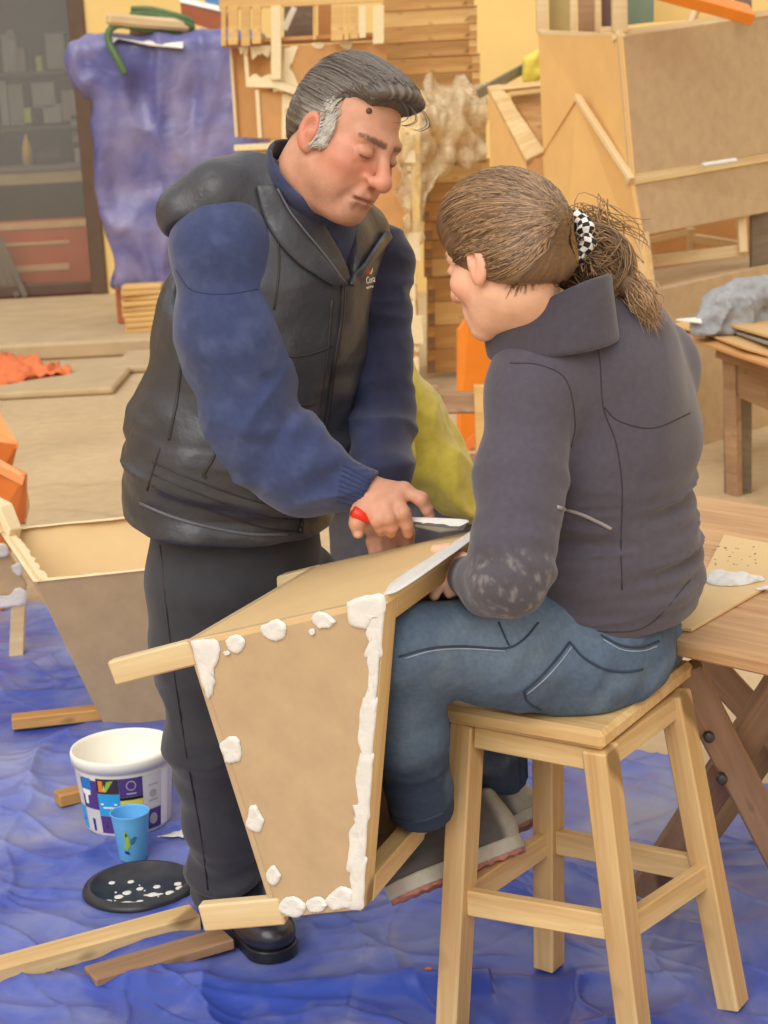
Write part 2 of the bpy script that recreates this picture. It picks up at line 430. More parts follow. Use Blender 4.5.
# room behind the window
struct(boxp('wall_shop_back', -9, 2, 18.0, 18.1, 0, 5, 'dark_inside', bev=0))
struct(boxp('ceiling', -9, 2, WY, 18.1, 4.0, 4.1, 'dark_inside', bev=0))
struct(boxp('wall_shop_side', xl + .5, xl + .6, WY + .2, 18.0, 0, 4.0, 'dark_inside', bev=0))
wn = struct(boxp('window_1', -9, xl - .02, WY + .06, WY + .14, .12, .22, 'dark_frame'))
boxp('jamb', xl - .13, xl, WY - .03, WY + .16, .12, 4.2, 'dark_frame', wn)
def glass():
    mt, nt, b = newmat('hazy_glass')
    tr = _n(nt, 'ShaderNodeBsdfTransparent'); tr.inputs[0].default_value = (.92, .93, .92, 1)
    gl = _n(nt, 'ShaderNodeBsdfGlossy'); gl.inputs['Roughness'].default_value = .15
    df = _n(nt, 'ShaderNodeBsdfDiffuse'); df.inputs[0].default_value = srgb(190, 180, 165)  # thin diffuse share that makes the pane hazy
    m1 = _n(nt, 'ShaderNodeMixShader'); m1.inputs[0].default_value = .08
    m2 = _n(nt, 'ShaderNodeMixShader'); m2.inputs[0].default_value = .07
    nt.links.new(tr.outputs[0], m1.inputs[1]); nt.links.new(gl.outputs[0], m1.inputs[2])
    nt.links.new(m1.outputs[0], m2.inputs[1]); nt.links.new(df.outputs[0], m2.inputs[2])
    nt.links.new(m2.outputs[0], nt.nodes['Material Output'].inputs[0])
glass()
boxp('pane', -9, xl - .13, WY + .09, WY + .10, .22, 4.0, 'hazy_glass', wn, bev=0)

# shop interior, seen dimly
SY = 17.2
def pbox(name, x0, y0, x1, y1, Y, dep, mat, label=None, cat=None, group=None, parent=None, bev=.006):
    a = at(x0, (y0 + y1) / 2, Y); b = at(x1, (y0 + y1) / 2, Y); zt = at((x0 + x1) / 2, y0, Y)[2]; zb = at((x0 + x1) / 2, y1, Y)[2]
    o = boxp(name, a[0], b[0], Y, Y + dep, zb, zt, mat, parent, bev=bev)
    if label: tag(o, label, cat, group)
    return o
for nm, c in (('paper_grey', (150, 146, 136)), ('box_grey', (136, 130, 118)), ('box_tan', (150, 134, 108)), ('shelf_grey', (112, 98, 84)), ('counter_tan', (176, 146, 98)), ('dark_cloth', (52, 42, 40)), ('bottle_yellow', (196, 156, 52)), ('lime', (190, 190, 70)), ('paint_red', (190, 74, 34)), ('reflection_cream', (222, 176, 128)), ('rod_grey', (104, 94, 84))):
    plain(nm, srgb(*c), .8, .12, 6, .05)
cz = at(50, 168, 16.2)[2]
ct = thing('shop_counter', 'long tan counter inside the dim shop behind the window', 'counter', (xl - 2.2, 16.4, .12))
boxp('top', -8.9, xl + .4, 16.0, 16.7, cz - .02, cz + .03, 'shelf_grey', ct)
boxp('apron', -8.9, xl + .4, 16.02, 16.06, at(50, 184, 16)[2], cz - .02, 'counter_tan', ct)
boxp('leg', xl + .1, xl + .2, 16.3, 16.4, .0, cz - .02, 'shelf_grey', ct)
boxp('back_board', -8.9, xl + .4, 16.66, 16.7, .0, cz - .02, 'dark_cloth', ct)
rp = thing('red_counter_front', 'glossy red-orange panel with painted cream reflections low inside the shop window', 'panel', (xl - 2, 15.4, .12))
boxp('panel', -9, xl - .02, 15.4, 15.45, .0, at(50, 219, 15.4)[2], 'red_panel', rp)
for ya, yb in ((229, 236), (250, 253), (273, 279)):  # thin cream strips stand in for reflections on the glossy red
    s = pbox('reflection_streak', -300, ya, 96 if yb < 240 else 70, yb, 15.385, .015, 'reflection_cream', parent=rp, bev=.002)
for k, (yy, lab) in enumerate(((71, 'upper'), (126, 'lower'))):
    z = at(50, yy, SY)[2]
    tag(boxp('wall_shelf', -9, xl + .3, SY - .1, SY + .5, z - .03, z, 'shelf_grey'), lab + ' long grey shelf on the shop wall behind the glass', 'shelf')
items = [('paper_stack', 2, 34, 17, 69, 'paper_grey', 'pale paper stack at the left end of the upper shop shelf', 'paper'),
 ('storage_box', 15, 48, 25, 69, 'box_grey', 'small grey box beside the pale stack on the upper shelf', 'box'),
 ('paper_bag', 7, 30, 13, 36, 'paper_grey', 'little white packet topmost on the upper shop shelf', 'packet'),
 ('yellow_jar', 36, 56, 42, 69, 'lime', 'tiny yellow-green jar on the upper shop shelf', 'jar'),
 ('storage_box', 46, 33, 65, 66, 'paper_grey', 'upright pale sheet leaning on the upper shop shelf', 'sheet'),
 ('paper_stack', 0, 80, 8, 122, 'paper_grey', 'tall pale file at left of the lower shop shelf', 'file'),
 ('paper_stack', 9, 84, 24, 122, 'box_grey', 'wide grey file block on the lower shop shelf', 'file'),
 ('yellow_jar', 24, 108, 31, 119, 'lime', 'bright lime tin on the lower shop shelf', 'tin'),
 ('paper_stack', 32, 82, 55, 104, 'paper_grey', 'crumpled pale papers high on the lower shop shelf', 'paper'),
 ('storage_box', 43, 104, 62, 119, 'paper_grey', 'flat pale carton low on the lower shop shelf', 'carton'),
 ('storage_box', 62, 90, 82, 117, 'box_tan', 'tan open carton on the lower shop shelf near the jamb', 'carton'),
 ('storage_box', 71, 114, 89, 138, 'box_tan', 'tan carton just under the lower shelf by the blue tarpaulin', 'carton')]
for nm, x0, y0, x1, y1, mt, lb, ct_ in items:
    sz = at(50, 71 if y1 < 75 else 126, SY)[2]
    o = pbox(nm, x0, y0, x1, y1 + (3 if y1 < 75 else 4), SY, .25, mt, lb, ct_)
bz = cz + .03
lathe('yellow_bottle', [(0, 0), (.045, 0), (.045, .14), (.03, .2), (.012, .24), (.012, .27), (0, .27)], (at(27, 150, 16.2)[0], 16.2, bz), 'bottle_yellow', seg=16)
tag(bpy.data.objects['yellow_bottle'], 'yellow squeeze bottle standing on the shop counter', 'bottle')
def blob(name, c, r, mat, label, cat, fold=.012, h=.012, seed=3, parent=None):
    c = np.asarray(c, float); r = np.asarray(r, float)
    o = sdf_mesh(name, lambda P: np.maximum(ell(P, c, r) - fold * fbm(P, 14, 2, seed), (c[2] - r[2] * .8) - P[:, 2]), c - r * 1.3, c + r * 1.3, h, mat, parent)
    if label: tag(o, label, cat)
    return o
pb = at(48, 152, 16.25); blob('dark_bag', (pb[0], 16.3, bz + .06), (.17, .12, .075), 'dark_cloth', 'dark soft bag lying on the shop counter', 'bag')
pb = at(84, 150, 16.2); boxp('tool_case', pb[0] - .07, pb[0] + .06, 16.1, 16.3, bz, bz + .13, 'box_grey'); tag(bpy.data.objects['tool_case'], 'small grey case on the shop counter beside the jamb', 'case')
# grey rods leaning at the left edge
for k in range(4):
    a = gnd(2 + k * 8, 297, .125); b = at(-16 + k * 5, 238, a[1] + .22)
    tag(bar('leaning_board', a, b, .05, .02, 'rod_grey', up=(0, -1, .3)), ['leftmost', 'second', 'third', 'rightmost'][k] + ' of the grey boards leaning below the shop window', 'board', 'grey boards leaning by the window')

# ---- stack under blue tarpaulin
def tarp_mat(name, base, dark, dust, dusta=.5, fine=1.0):
    mt, nt, b = newmat(name)
    a = noise(nt, 1.6, 3, .5, dist=.4); d = noise(nt, 1.8, 6, .62, (1, 1, 1), dist=.5); g = noise(nt, 160 * fine, 2, .5)
    c = ramp(nt, a, [(.35, dark), (.65, base)])
    c = mixc(nt, ramp(nt, d, [(.42, (0, 0, 0, 1)), (.72, (dusta,) * 3 + (1,))]), c, dust)
    nt.links.new(c, b.inputs['Base Color']); b.inputs['Roughness'].default_value = .36; b.inputs['Specular IOR Level'].default_value = .55
    cr = noise(nt, 3.5, 2, .5, dist=1.0); vo = _n(nt, 'ShaderNodeTexVoronoi', feature='DISTANCE_TO_EDGE'); vo.inputs['Scale'].default_value = 6.0
    tcv = _n(nt, 'ShaderNodeTexCoord'); wz = _n(nt, 'ShaderNodeTexNoise'); wz.inputs['Scale'].default_value = 4.0; mv = _n(nt, 'ShaderNodeMix', data_type='VECTOR'); mv.inputs[0].default_value = .35
    nt.links.new(tcv.outputs['Object'], wz.inputs['Vector']); nt.links.new(tcv.outputs['Object'], mv.inputs[4]); nt.links.new(wz.outputs['Color'], mv.inputs[5]); nt.links.new(mv.outputs[1], vo.inputs['Vector'])
    mm = _n(nt, 'ShaderNodeMath', operation='MULTIPLY_ADD'); nt.links.new(vo.outputs['Distance'], mm.inputs[0]); mm.inputs[1].default_value = -.9; nt.links.new(cr, mm.inputs[2])
    bump(nt, b, mm.outputs[0], .45, .02)
    return mt
tarp_mat('tarp_blue', srgb(66, 92, 194), srgb(46, 68, 160), srgb(150, 152, 172), .95)
tarp_mat('tarp_dull', srgb(104, 106, 164), srgb(84, 86, 146), srgb(164, 154, 176), .7)
TY = 13.0
tag(draped('blue_tarpaulin_stack', [(92, 38), (232, 34), (260, 36), (265, 150), (258, 285), (114, 284), (121, 262), (108, 200), (103, 160), (101, 100), (84, 88), (76, 62), (80, 46)], TY, .9, 'tarp_dull', h=.022, rnd=.09, fold=.055, fs=3.0, seed=4, stretch=(1.4, 1, .55)), 'tall stack wrapped in dull blue tarpaulin beside the shop window', 'tarpaulin')
# timber plinth below it
pl = at(118, 290, 12.9)
tag(boxp('timber_plinth', pl[0], at(250, 290, 12.9)[0], 12.75, 13.3, .12, at(150, 282, 12.8)[2] + .05, 'red_brown'), 'brown block under the blue-wrapped stack', 'block')
# things on top of it
zt = at(150, 40, 12.9)[2]
tag(slab('paper_sheet', pxs((106, 36, 12.62), (183, 37, 12.62), (183, 48, 12.5), (150, 45, 12.5), (118, 38, 12.5), (108, 47, 12.5)), .004, 'paper_white', bev=0), 'white paper sheet hanging over the top of the blue stack', 'paper')
tag(bar('wooden_post', at(107, 19, 12.5), at(190, 26, 12.7), .09, .08, 'pine_pale', bev=.02), 'pale round-edged wooden post lying on the blue stack', 'post')
tag(bar('wooden_batten', at(130, 32, 12.7), at(222, 34, 12.7), .05, .04, 'pine_dark'), 'thin brown batten lying behind the hose on the blue stack', 'batten')
hp = catmull(pxs((125, 74, 12.45), (118, 60, 12.45), (109, 42, 12.48), (110, 30, 12.5), (122, 25, 12.55), (150, 30, 12.62), (185, 33, 12.7), (225, 34, 12.72)), 8)
tag(tube('garden_hose', hp, .024, 'hose_green', seg=8), 'green hose end curling over the front of the blue stack', 'hose')
bm = bmesh.new()
for k, (dy, dr) in enumerate(((0, 0), (3, 2), (5, -1))):
    lp = catmull(pxs((132 + dr, 9 + dy, 12.75), (150, 9 + dy, 12.7), (172, 14 + dy, 12.66), (190 - dr, 20 + dy, 12.66), (190, 27 + dy * .4, 12.68), (176, 28, 12.7), (152, 20 + dy, 12.78), (132 + dr, 11 + dy, 12.8)), 6)
    tube_bm(bm, lp, .02, 7)
tag(bm_obj('hose_coil', bm, 'hose_green', smooth=True), 'flattened coil of green hose on top of the blue stack', 'hose')
rb = thing('red_brown_bench', 'red-brown box with white top edge behind the blue stack', 'box', at(205, 30, 13.6))
slab('side', pxs((180, 2, 13.4), (224, 12, 13.2), (224, 34, 13.2), (182, 20, 13.4)), .05, 'red_brown', rb)
slab('top_edge', pxs((178, -4, 13.42), (224, 7, 13.2), (224, 12, 13.18), (180, 2, 13.38)), .05, 'paper_white', rb)
tag(slab('blue_poster', pxs((205, -20, 13.9), (222, -20, 13.9), (222, 6, 13.9), (205, 4, 13.9)), .02, plain('poster_blue', srgb(90, 140, 190), .5, .1, 6, 0)), 'narrow blue and white poster edge near the ceiling post', 'poster')
# bundle of offcut slats on the step
gs = gnd(142, 331, .12)
for k in range(9):
    r0 = random.uniform(-.012, .012); z = .135 + k * .036
    o = bar('slat', (gs[0] - .11 + r0, gs[1] + random.uniform(-.03, .03), z), (gs[0] + .16 + r0, gs[1] + .02, z), .16, .032, 'cedar_light', bev=.004)
    tag(o, ['bottom', 'second', 'third', 'fourth', 'fifth', 'sixth', 'seventh', 'eighth', 'top'][k] + (' slat' if k in (0, 8) else ' slat from the ground') + ' in the small pile beside the vest', 'slat', 'slats piled on the step')
    o.name = 'slat_offcut' if k == 0 else 'slat_offcut.%03d' % k
    WM[o.name] = o.matrix_basis.copy()

# ---- stacked planter crates behind the man
CY = 9.6
def planks_px(name, lst, parent, mat, t=.02):
    for q in lst: slab(name, pxs(*q), t, mat, parent)
def rect(x0, y0, x1, y1, Y, Y2=None):
    Y2 = Y if Y2 is None else Y2; return [(x0, y0, Y), (x1, y0 - .05 * (x1 - x0), Y2), (x1, y1 - .05 * (x1 - x0), Y2), (x0, y1, Y)]
c1 = thing('upturned_planter', 'upturned planter frame with a row of pale legs, topmost of the crate stack', 'planter', at(300, 40, CY))
slab('apron', pxs(*rect(219, -30, 384, 10, CY - .05)), .03, 'cedar_light', c1)
slab('bottom_panel', pxs((222, 44, CY), (384, 36, CY), (384, 40, CY + .5), (222, 48, CY + .5)), .02, 'mdf_orange', c1)
for i, (x0, x1, y1) in enumerate(((221, 226, 46), (228, 238, 45), (241, 250, 46), (252, 261, 44), (271, 281, 80), (313, 316, 40), (331, 343, 41), (344, 349, 40), (350, 358, 39), (359, 366, 38), (373, 384, 44))):
    slab('leg', pxs(*rect(x0, 6, x1, y1, CY - .06 - .002 * i)), .03, 'filler_cream' if i in (4, 9, 10) else 'cedar_light', c1)
slab('inner_post', pxs(*rect(318, -10, 331, 40, CY + .25)), .03, 'mdf_orange', c1)
slab('inner_board', pxs(*rect(284, -20, 316, 42, CY + .4)), .02, 'grey_wood', c1)
tag(slab('white_strip_board', pxs((281, 28, CY + .3), (292, 6, CY + .3), (297, 8, CY + .3), (287, 31, CY + .3)), .02, 'paper_white'), 'short white strip leaning inside the topmost upturned planter', 'strip')
c2 = thing('stacked_planter', 'orange-brown planter with cream filler edges below the upturned frame', 'planter', at(310, 110, CY))
slab('front_panel', pxs((280, 46, CY), (386, 41, CY), (391, 133, CY), (286, 139, CY)), .02, 'mdf_orange', c2)
slab('side_panel', pxs((231, 48, CY + .25), (274, 46, CY), (280, 140, CY), (237, 137, CY + .25)), .02, 'mdf_orange', c2)
slab('leg', pxs(*rect(273, 44, 282, 92, CY - .03)), .03, 'filler_cream', c2)
slab('rail', pxs((246, 81, CY - .02), (276, 80, CY - .05), (301, 90, CY - .05), (301, 97, CY - .05), (274, 88, CY - .05), (246, 87, CY - .02)), .03, 'filler_cream', c2)
slab('corner_strip', pxs((243, 47, CY), (247, 47, CY), (250, 86, CY), (246, 86, CY)), .02, 'filler_cream', c2)
slab('corner_strip', pxs((229, 48, CY + .2), (232, 48, CY + .2), (238, 137, CY + .2), (235, 137, CY + .2)), .02, 'filler_cream', c2)
slab('lower_leg', pxs((255, 90, CY - .02), (259, 90, CY - .02), (262, 138, CY - .02), (258, 138, CY - .02)), .02, 'filler_cream', c2)
slab('lower_panel', pxs((259, 92, CY - .005), (284, 92, CY - .005), (286, 140, CY - .005), (262, 138, CY - .005)), .02, 'mdf_orange', c2)
def pxpatch(name, poly, P0, N, h, mat, parent, jag=.12):
    """filler smear whose outline is given in photo pixels, laid on the plane (P0, N)"""
    N = unit(N); N = N if N @ (O - P0) > 0 else -N
    q = []
    for x, y in poly:
        d = ray(x, y); t = ((P0 - O) @ N) / (d @ N); q.append(O + d * t)
    q = np.array(q); c = q.mean(0); u = unit(q[1] - q[0]); v = np.cross(N, u)
    return patch(name, c, N, u, [(float((p - c) @ u), float((p - c) @ v)) for p in q], h, mat, parent, jag)
fp = at(330, 100, CY); fn = V(0, -1, 0)
for poly in ([(284, 48), (297, 46), (296, 50), (286, 54), (286, 70), (300, 88), (297, 92), (282, 84)], [(311, 43), (324, 43), (322, 49), (314, 48)], [(338, 41), (352, 41), (350, 49), (341, 47)], [(282, 92), (292, 96), (296, 106), (288, 110), (284, 122), (286, 140), (282, 140)],
             [(246, 82), (250, 77), (256, 74), (262, 78), (270, 74), (272, 82)], [(238, 47), (241, 55), (243, 48), (246, 56), (248, 47)], [(250, 47), (253, 60), (256, 48), (260, 56), (263, 48), (268, 58), (270, 46)]):
    pxpatch('filler_smear', poly, fp - V(0, .003, 0), fn, .004, 'filler_cream', c2)
for k, (y0, y1, x1, lb) in enumerate(((137, 235, 416, 'middle'), (235, 318, 421, 'lower'), (318, 420, 424, 'lowest'))):
    c3 = thing('stacked_planter', ['orange-brown planter behind the man at chin height in the crate stack', 'orange-brown planter beside the vest logo in the crate stack', 'lowest planter of the crate stack, above the olive garment'][k], 'planter', at(320, y1, CY))
    slab('front_panel', pxs((238, y0 + 10, CY), (x1 - 8, y0, CY), (x1 - 4, y1, CY), (242, y1 + 8, CY)), .02, 'mdf_orange', c3)
    slab('leg', pxs((x1 - 14, y0 - 2, CY - .03), (x1 - 2, y0 - 2, CY - .03), (x1 - 0, y0 + 26, CY - .03), (x1 - 13, y0 + 26, CY - .03)), .03, 'filler_cream', c3)
    slab('rail', pxs((234, y0 + 8, CY - .02), (x1, y0 - 2, CY - .02), (x1, y0 + 6, CY - .02), (234, y0 + 14, CY - .02)), .03, 'filler_cream', c3)
    slab('side_panel', pxs((x1 - 8, y0, CY + .02), (x1 - 4, y1, CY + .02), (x1 - 3, y1 - 5, CY + .5), (x1 - 7, y0 - 5, CY + .5)), .02, 'mdf_orange', c3)
    pp = at(400, (y0 + y1) / 2, CY)
    for j in range(4):
        yy = y0 + 22 + j * (y1 - y0 - 20) / 4
        pxpatch('filler_smear', [(x1 - 13, yy), (x1 - 6, yy - 4), (x1 - 5, yy + 12), (x1 - 10, yy + 10)], pp - V(0, .003, 0), fn, .004, 'filler_cream', c3)

# ---- finger-jointed wooden boxes
BY = 10.3
bx = [(383, -34, 474, 12), (384, 13, 477, 60), (386, 61, 480, 108), (420, 109, 486, 165), (421, 166, 490, 222), (424, 223, 494, 278), (427, 279, 496, 374)]
names = ['topmost', 'second', 'third', 'fourth', 'fifth', 'sixth', 'bottom']
for k, (x0, y0, x1, y1) in enumerate(bx):
    t = thing('jointed_box', names[k] + ' finger-jointed wooden box in the stack behind the heads', 'box', at((x0 + x1) / 2, y1, BY), 'finger-jointed boxes in a tall stack')
    nb = 4 if y1 - y0 > 60 else 3; hh = (y1 - y0) / nb
    dz = .052
    for j in range(nb):
        a, b = y0 + j * hh, y0 + (j + 1) * hh - .6
        off = random.uniform(0, .012)
        slab('board', pxs((x0, a, BY - off), (x1 - 8, a - dz * (x1 - x0), BY - off), (x1 - 7, b - dz * (x1 - x0), BY - off), (x0, b, BY - off)), .03, 'cedar_light' if (j + k) % 3 == 1 else 'cedar', t)
        for q in range(2):
            y_a = a - dz * (x1 - x0) + hh * (.5 * q); y_b = y_a + hh * .5 - .5
            slab('finger_joint', pxs((x1 - 8, y_a, BY - .004 - .006 * q), (x1, y_a, BY - .004 - .006 * q), (x1, y_b, BY - .004 - .006 * q), (x1 - 8, y_b, BY - .004 - .006 * q)), .03, 'cedar' if q else 'cedar_light', t, bev=.001)
            if k >= 3: slab('finger_joint', pxs((x0 + 1, y_a + 3, BY - .016 - .006 * q), (x0 + 8, y_a + 3, BY - .016 - .006 * q), (x0 + 8, y_b + 3, BY - .016 - .006 * q), (x0 + 1, y_b + 3, BY - .016 - .006 * q)), .02, 'pine_dark' if q else 'cedar', t, bev=.001)
    slab('side_board', pxs((x1 - .5, y0 - 5, BY + .02), (x1 - .5, y1 - 6, BY + .02), (x1, y1 - 10, BY + .5), (x1, y0 - 8, BY + .5)), .02, 'cedar', t)
    slab('back_board', pxs((x0, y0 - 3, BY + .5), (x1, y0 - 8, BY + .5), (x1, y1 - 10, BY + .5), (x0, y1 - 4, BY + .5)), .02, 'cedar', t)

# translucent plastic film hanging over the boxes
def film():
    mt, nt, b = newmat('plastic_film')
    tr = _n(nt, 'ShaderNodeBsdfTransparent'); tr.inputs[0].default_value = (.97, .95, .9, 1)
    n_ = noise(nt, 7, 5, .7, dist=1.0); r = ramp(nt, n_, [(.35, (.12,) * 3 + (1,)), (.7, (.62,) * 3 + (1,))])
    b.inputs['Base Color'].default_value = srgb(236, 220, 186); b.inputs['Roughness'].default_value = .3
    mx = _n(nt, 'ShaderNodeMixShader'); nt.links.new(r, mx.inputs[0]); nt.links.new(tr.outputs[0], mx.inputs[1]); nt.links.new(b.outputs[0], mx.inputs[2])
    nt.links.new(mx.outputs[0], nt.nodes['Material Output'].inputs[0])
film()
def sheet(name, rows, mat, label, cat, amp=.03, n=26, thick=.003, seed=2, sub=4):
    """thin crumpled sheet: rows of (x,y,Y) px points; refined and displaced"""
    R_ = [np.array(catmull(pxs(*r), n)) for r in rows]
    cols = [np.array(catmull([R_[j][i] for j in range(len(R_))], max(4, n // 2))) for i in range(len(R_[0]))]
    G = np.array(cols); a, b = G.shape[:2]
    nrm = np.cross(np.gradient(G, axis=0), np.gradient(G, axis=1)); nrm /= np.linalg.norm(nrm, axis=2, keepdims=True) + 1e-9
    d = 1 - 2 * np.abs(fbm(G.reshape(-1, 3) * V(1.6, 1, .7), 5, 3, seed)).reshape(a, b)
    G = G + nrm * (d * amp)[..., None]
    vs = G.reshape(-1, 3); fs = [(i * b + j, (i + 1) * b + j, (i + 1) * b + j + 1, i * b + j + 1) for i in range(a - 1) for j in range(b - 1)]
    o = from_np(name, vs, fs, mat, None, True)
    md = o.modifiers.new('thickness', 'SOLIDIFY'); md.thickness = thick
    return tag(o, label, cat)
sheet('plastic_film', [[(392, 108, 9.75), (425, 92, 9.9), (462, 86, 9.95), (492, 90, 9.9)], [(398, 130, 9.55), (425, 118, 9.55), (465, 112, 9.6), (490, 112, 9.7)], [(400, 190, 9.5), (420, 172, 9.6), (455, 165, 9.65), (486, 152, 9.7)], [(402, 262, 9.5), (417, 262, 9.6), (428, 200, 9.65), (462, 168, 9.7)]], 'plastic_film', 'crumpled translucent plastic film hanging over the wooden boxes', 'plastic sheet', .06)
sheet('plastic_film', [[(412, 92, 10.0), (430, 70, 10.1), (452, 78, 10.1), (500, 84, 9.9)], [(412, 104, 9.7), (432, 96, 9.8), (456, 94, 9.8), (498, 92, 9.75)]], 'plastic_film', 'bunched upper part of plastic film behind the man hairline', 'plastic sheet', .08, 16, seed=9)

# ---- MDF furniture on the right
KY, KR, KL = 7.7, 8.3, 8.5
u1 = thing('mdf_cabinet', 'tall MDF cabinet with big plain front panel, upper unit on the right', 'cabinet', at(690, 170, KY))
slab('side_panel', pxs((538, 34, KL), (619, 37, KY), (631, 176, KY), (543, 152, KL)), .02, 'ply_yellow', u1)
slab('front_panel', pxs((620, 37, KY), (800, 11, KR + .2), (800, 148, KR + .2), (632, 175, KY)), .02, 'mdf', u1)
slab('top_rail', pxs((618, 30, KY + .03), (800, 5, KR + .2), (800, 11, KR + .18), (618, 37, KY + .01)), .04, 'pine_pale', u1)
slab('bottom_rail', pxs((631, 177, KY - .02), (800, 148, KR + .18), (800, 155, KR + .18), (632, 184, KY - .02)), .04, 'pine_pale', u1)
slab('side_top_rail', pxs((538, 30, KL), (619, 33, KY), (619, 37, KY - .002), (538, 35, KL - .002)), .03, 'pine_pale', u1)
tag(bar('putty_bar', at(703, 165, KY + .2), at(736, 160, KY + .28), .03, .018, 'putty', bev=.006), 'short white bar resting on the ledge of the MDF cabinet', 'bar')
u2 = thing('gabled_cabinet', 'MDF cabinet with gable-shaped side and open front slot, standing on the floor', 'cabinet', at(700, 462, KY))
slab('gable_side', pxs((543, 156, KL - .05), (577, 98, KY + .36), (631, 184, KY - .01), (650, 292, KY - .01), (665, 470, KY - .01), (552, 440, KL - .05)), .02, 'ply_yellow', u2)
bar('gable_strip', at(577, 96, KY + .34), at(632, 180, KY - .03), .03, .025, 'pine_pale', u2)
bar('gable_strip', at(577, 98, KY + .35), at(543, 153, KL - .06), .010, .008, 'ply_yellow', u2)
slab('upper_front', pxs((633, 185, KY), (800, 156, KR + .2), (800, 206, KR + .2), (641, 236, KY)), .02, 'mdf', u2)
slab('lower_front', pxs((649, 292, KY), (800, 258, KR + .2), (800, 443, KR + .2), (664, 470, KY)), .02, 'mdf', u2)
slab('post', pxs((640, 234, KY - .01), (649, 232, KY + .02), (656, 290, KY + .02), (648, 293, KY - .01)), .03, 'pine_pale', u2)
slab('inner_floor', pxs((652, 290, KY + .05), (800, 258, KR + .2), (800, 245, KR + 1.0), (640, 270, KL + .6)), .02, 'mdf', u2)
slab('inner_back', pxs((640, 228, KL + .5), (800, 200, KR + .9), (800, 262, KR + .9), (645, 280, KL + .5)), .02, 'mdf_orange', u2)
bar('inner_rail', at(648, 262, KY + .35), at(744, 250, KY + .6), .05, .05, 'pine_pale', u2)
bar('inner_rail', at(694, 238, KL + .2), at(742, 246, KY + .6), .04, .04, 'pine_pale', u2)
bar('inner_post', at(691, 228, KL + .2), at(692, 258, KL + .2), .045, .04, 'pine_pale', u2)
bar('inner_post', at(741, 216, KY + .55), at(743, 252, KY + .55), .04, .04, 'pine_pale', u2)
bar('inner_rail', at(650, 240, KL + .3), at(690, 232, KL + .2), .03, .03, 'pine_pale', u2)
slab('inner_panel', pxs((752, 205, KY + .6), (790, 198, KY + .7), (790, 262, KY + .7), (752, 268, KY + .6)), .02, 'grey_wood', u2)
# open frame on top
u3 = thing('open_frame_unit', 'unfinished post frame standing on top of the MDF cabinet', 'frame', at(600, 34, 8.0))
for x0, x1, Y, mt in ((537, 548, KL - .02, 'pine_pale'), (571, 577, KL - .2, 'pine_pale'), (596, 601, 8.1, 'pine_pale'), (613, 628, KY + .04, 'pine_pale'), (737, 752, KR - .2, 'grey_wood')):
    slab('post', pxs((x0 - 1, -60, Y), (x1 - 1, -60, Y), (x1, 32 if x0 < 700 else 14, Y), (x0, 32 if x0 < 700 else 14, Y)), .05, mt, u3)
slab('panel', pxs((548, -60, KL + .1), (571, -60, KL + .05), (572, 33, KL + .05), (549, 32, KL + .1)), .02, plain('olive_board', srgb(178, 158, 104), .7, .08, 6, .03), u3)
slab('panel', pxs((577, -60, 8.3), (597, -60, 8.25), (598, 33, 8.25), (578, 33, 8.3)), .02, 'pine_dark', u3)
slab('panel', pxs((601, -60, 8.4), (616, -60, 8.4), (616, 28, 8.4), (602, 28, 8.4)), .02, plain('violet_board', srgb(124, 100, 92), .7, .1, 6, .03), u3)
slab('panel', pxs((628, -60, 8.6), (654, -60, 8.65), (654, 22, 8.65), (628, 25, 8.6)), .02, plain('teal_board', srgb(122, 142, 122), .6, .06, 6, .03), u3)
slab('rail', pxs((600, 27, 8.0), (616, 26, 7.9), (616, 31, 7.9), (600, 32, 8.0)), .03, 'pine_pale', u3)
slab('back_panel', pxs((655, -60, 8.95), (800, -60, 9.1), (800, 10, 9.1), (655, 22, 8.95)), .02, 'wall_cream', u3)
bar('prop', at(705, -10, 8.6), at(690, 26, 8.5), .03, .03, 'pine_pale', u3)
tag(bar('orange_plank', at(630, -18, 7.6), at(750, 15, 7.75), .10, .05, 'orange_paint', up=(0, -.5, .9)), 'orange painted plank lying across the cabinet top at upper right', 'plank')
# hopper box next to the cabinet
u4 = thing('open_hopper_box', 'yellow open-topped box with thick rim left of the MDF cabinet', 'box', at(515, 210, 8.9))
slab('side', pxs((488, 88, 9.2), (526, 160, 8.75), (528, 230, 8.75), (492, 200, 9.2)), .02, 'ply_yellow', u4)
slab('front', pxs((526, 160, 8.75), (548, 157, 8.72), (548, 230, 8.72), (528, 232, 8.75)), .02, 'mdf_orange', u4)
slab('rim_side', pxs((487, 86, 9.2), (500, 84, 9.22), (545, 151, 8.74), (526, 160, 8.72)), .03, 'pine', u4)
slab('rim_back', pxs((487, 86, 9.2), (545, 80, 9.15), (545, 85, 9.13), (498, 90, 9.17)), .03, 'pine', u4)
slab('inside', pxs((511, 96, 9.22), (546, 92, 9.2), (547, 152, 9.0), (540, 148, 8.98)), .02, 'cedar', u4)
bar('inner_lip', at(510, 94, 9.15), at(545, 90, 9.12), .03, .02, 'pine', u4)
tag(bar('grey_spatula', at(478, 94, 9.4), at(528, 66, 9.6), .02, .05, 'steel'), 'grey metal blade lying above the open yellow box', 'blade')
pbg = at(533, 68, 9.5); blob('yellow_bag', (pbg[0], 9.5, pbg[2]), (.05, .05, .09), 'yellow_bag', 'small yellow plastic bag tucked beside the cabinet', 'bag', .03)
# grey strip added to stand for the floor shadow gap under cabinets
tag(boxp('shadow_gap_strip', at(640, 465, 8.1)[0], at(800, 440, 8.6)[0] + .6, 8.55, 8.7, .0, .07, 'grey_wood'), 'grey strip standing for the floor shadow beneath the cabinet', 'shadow strip')

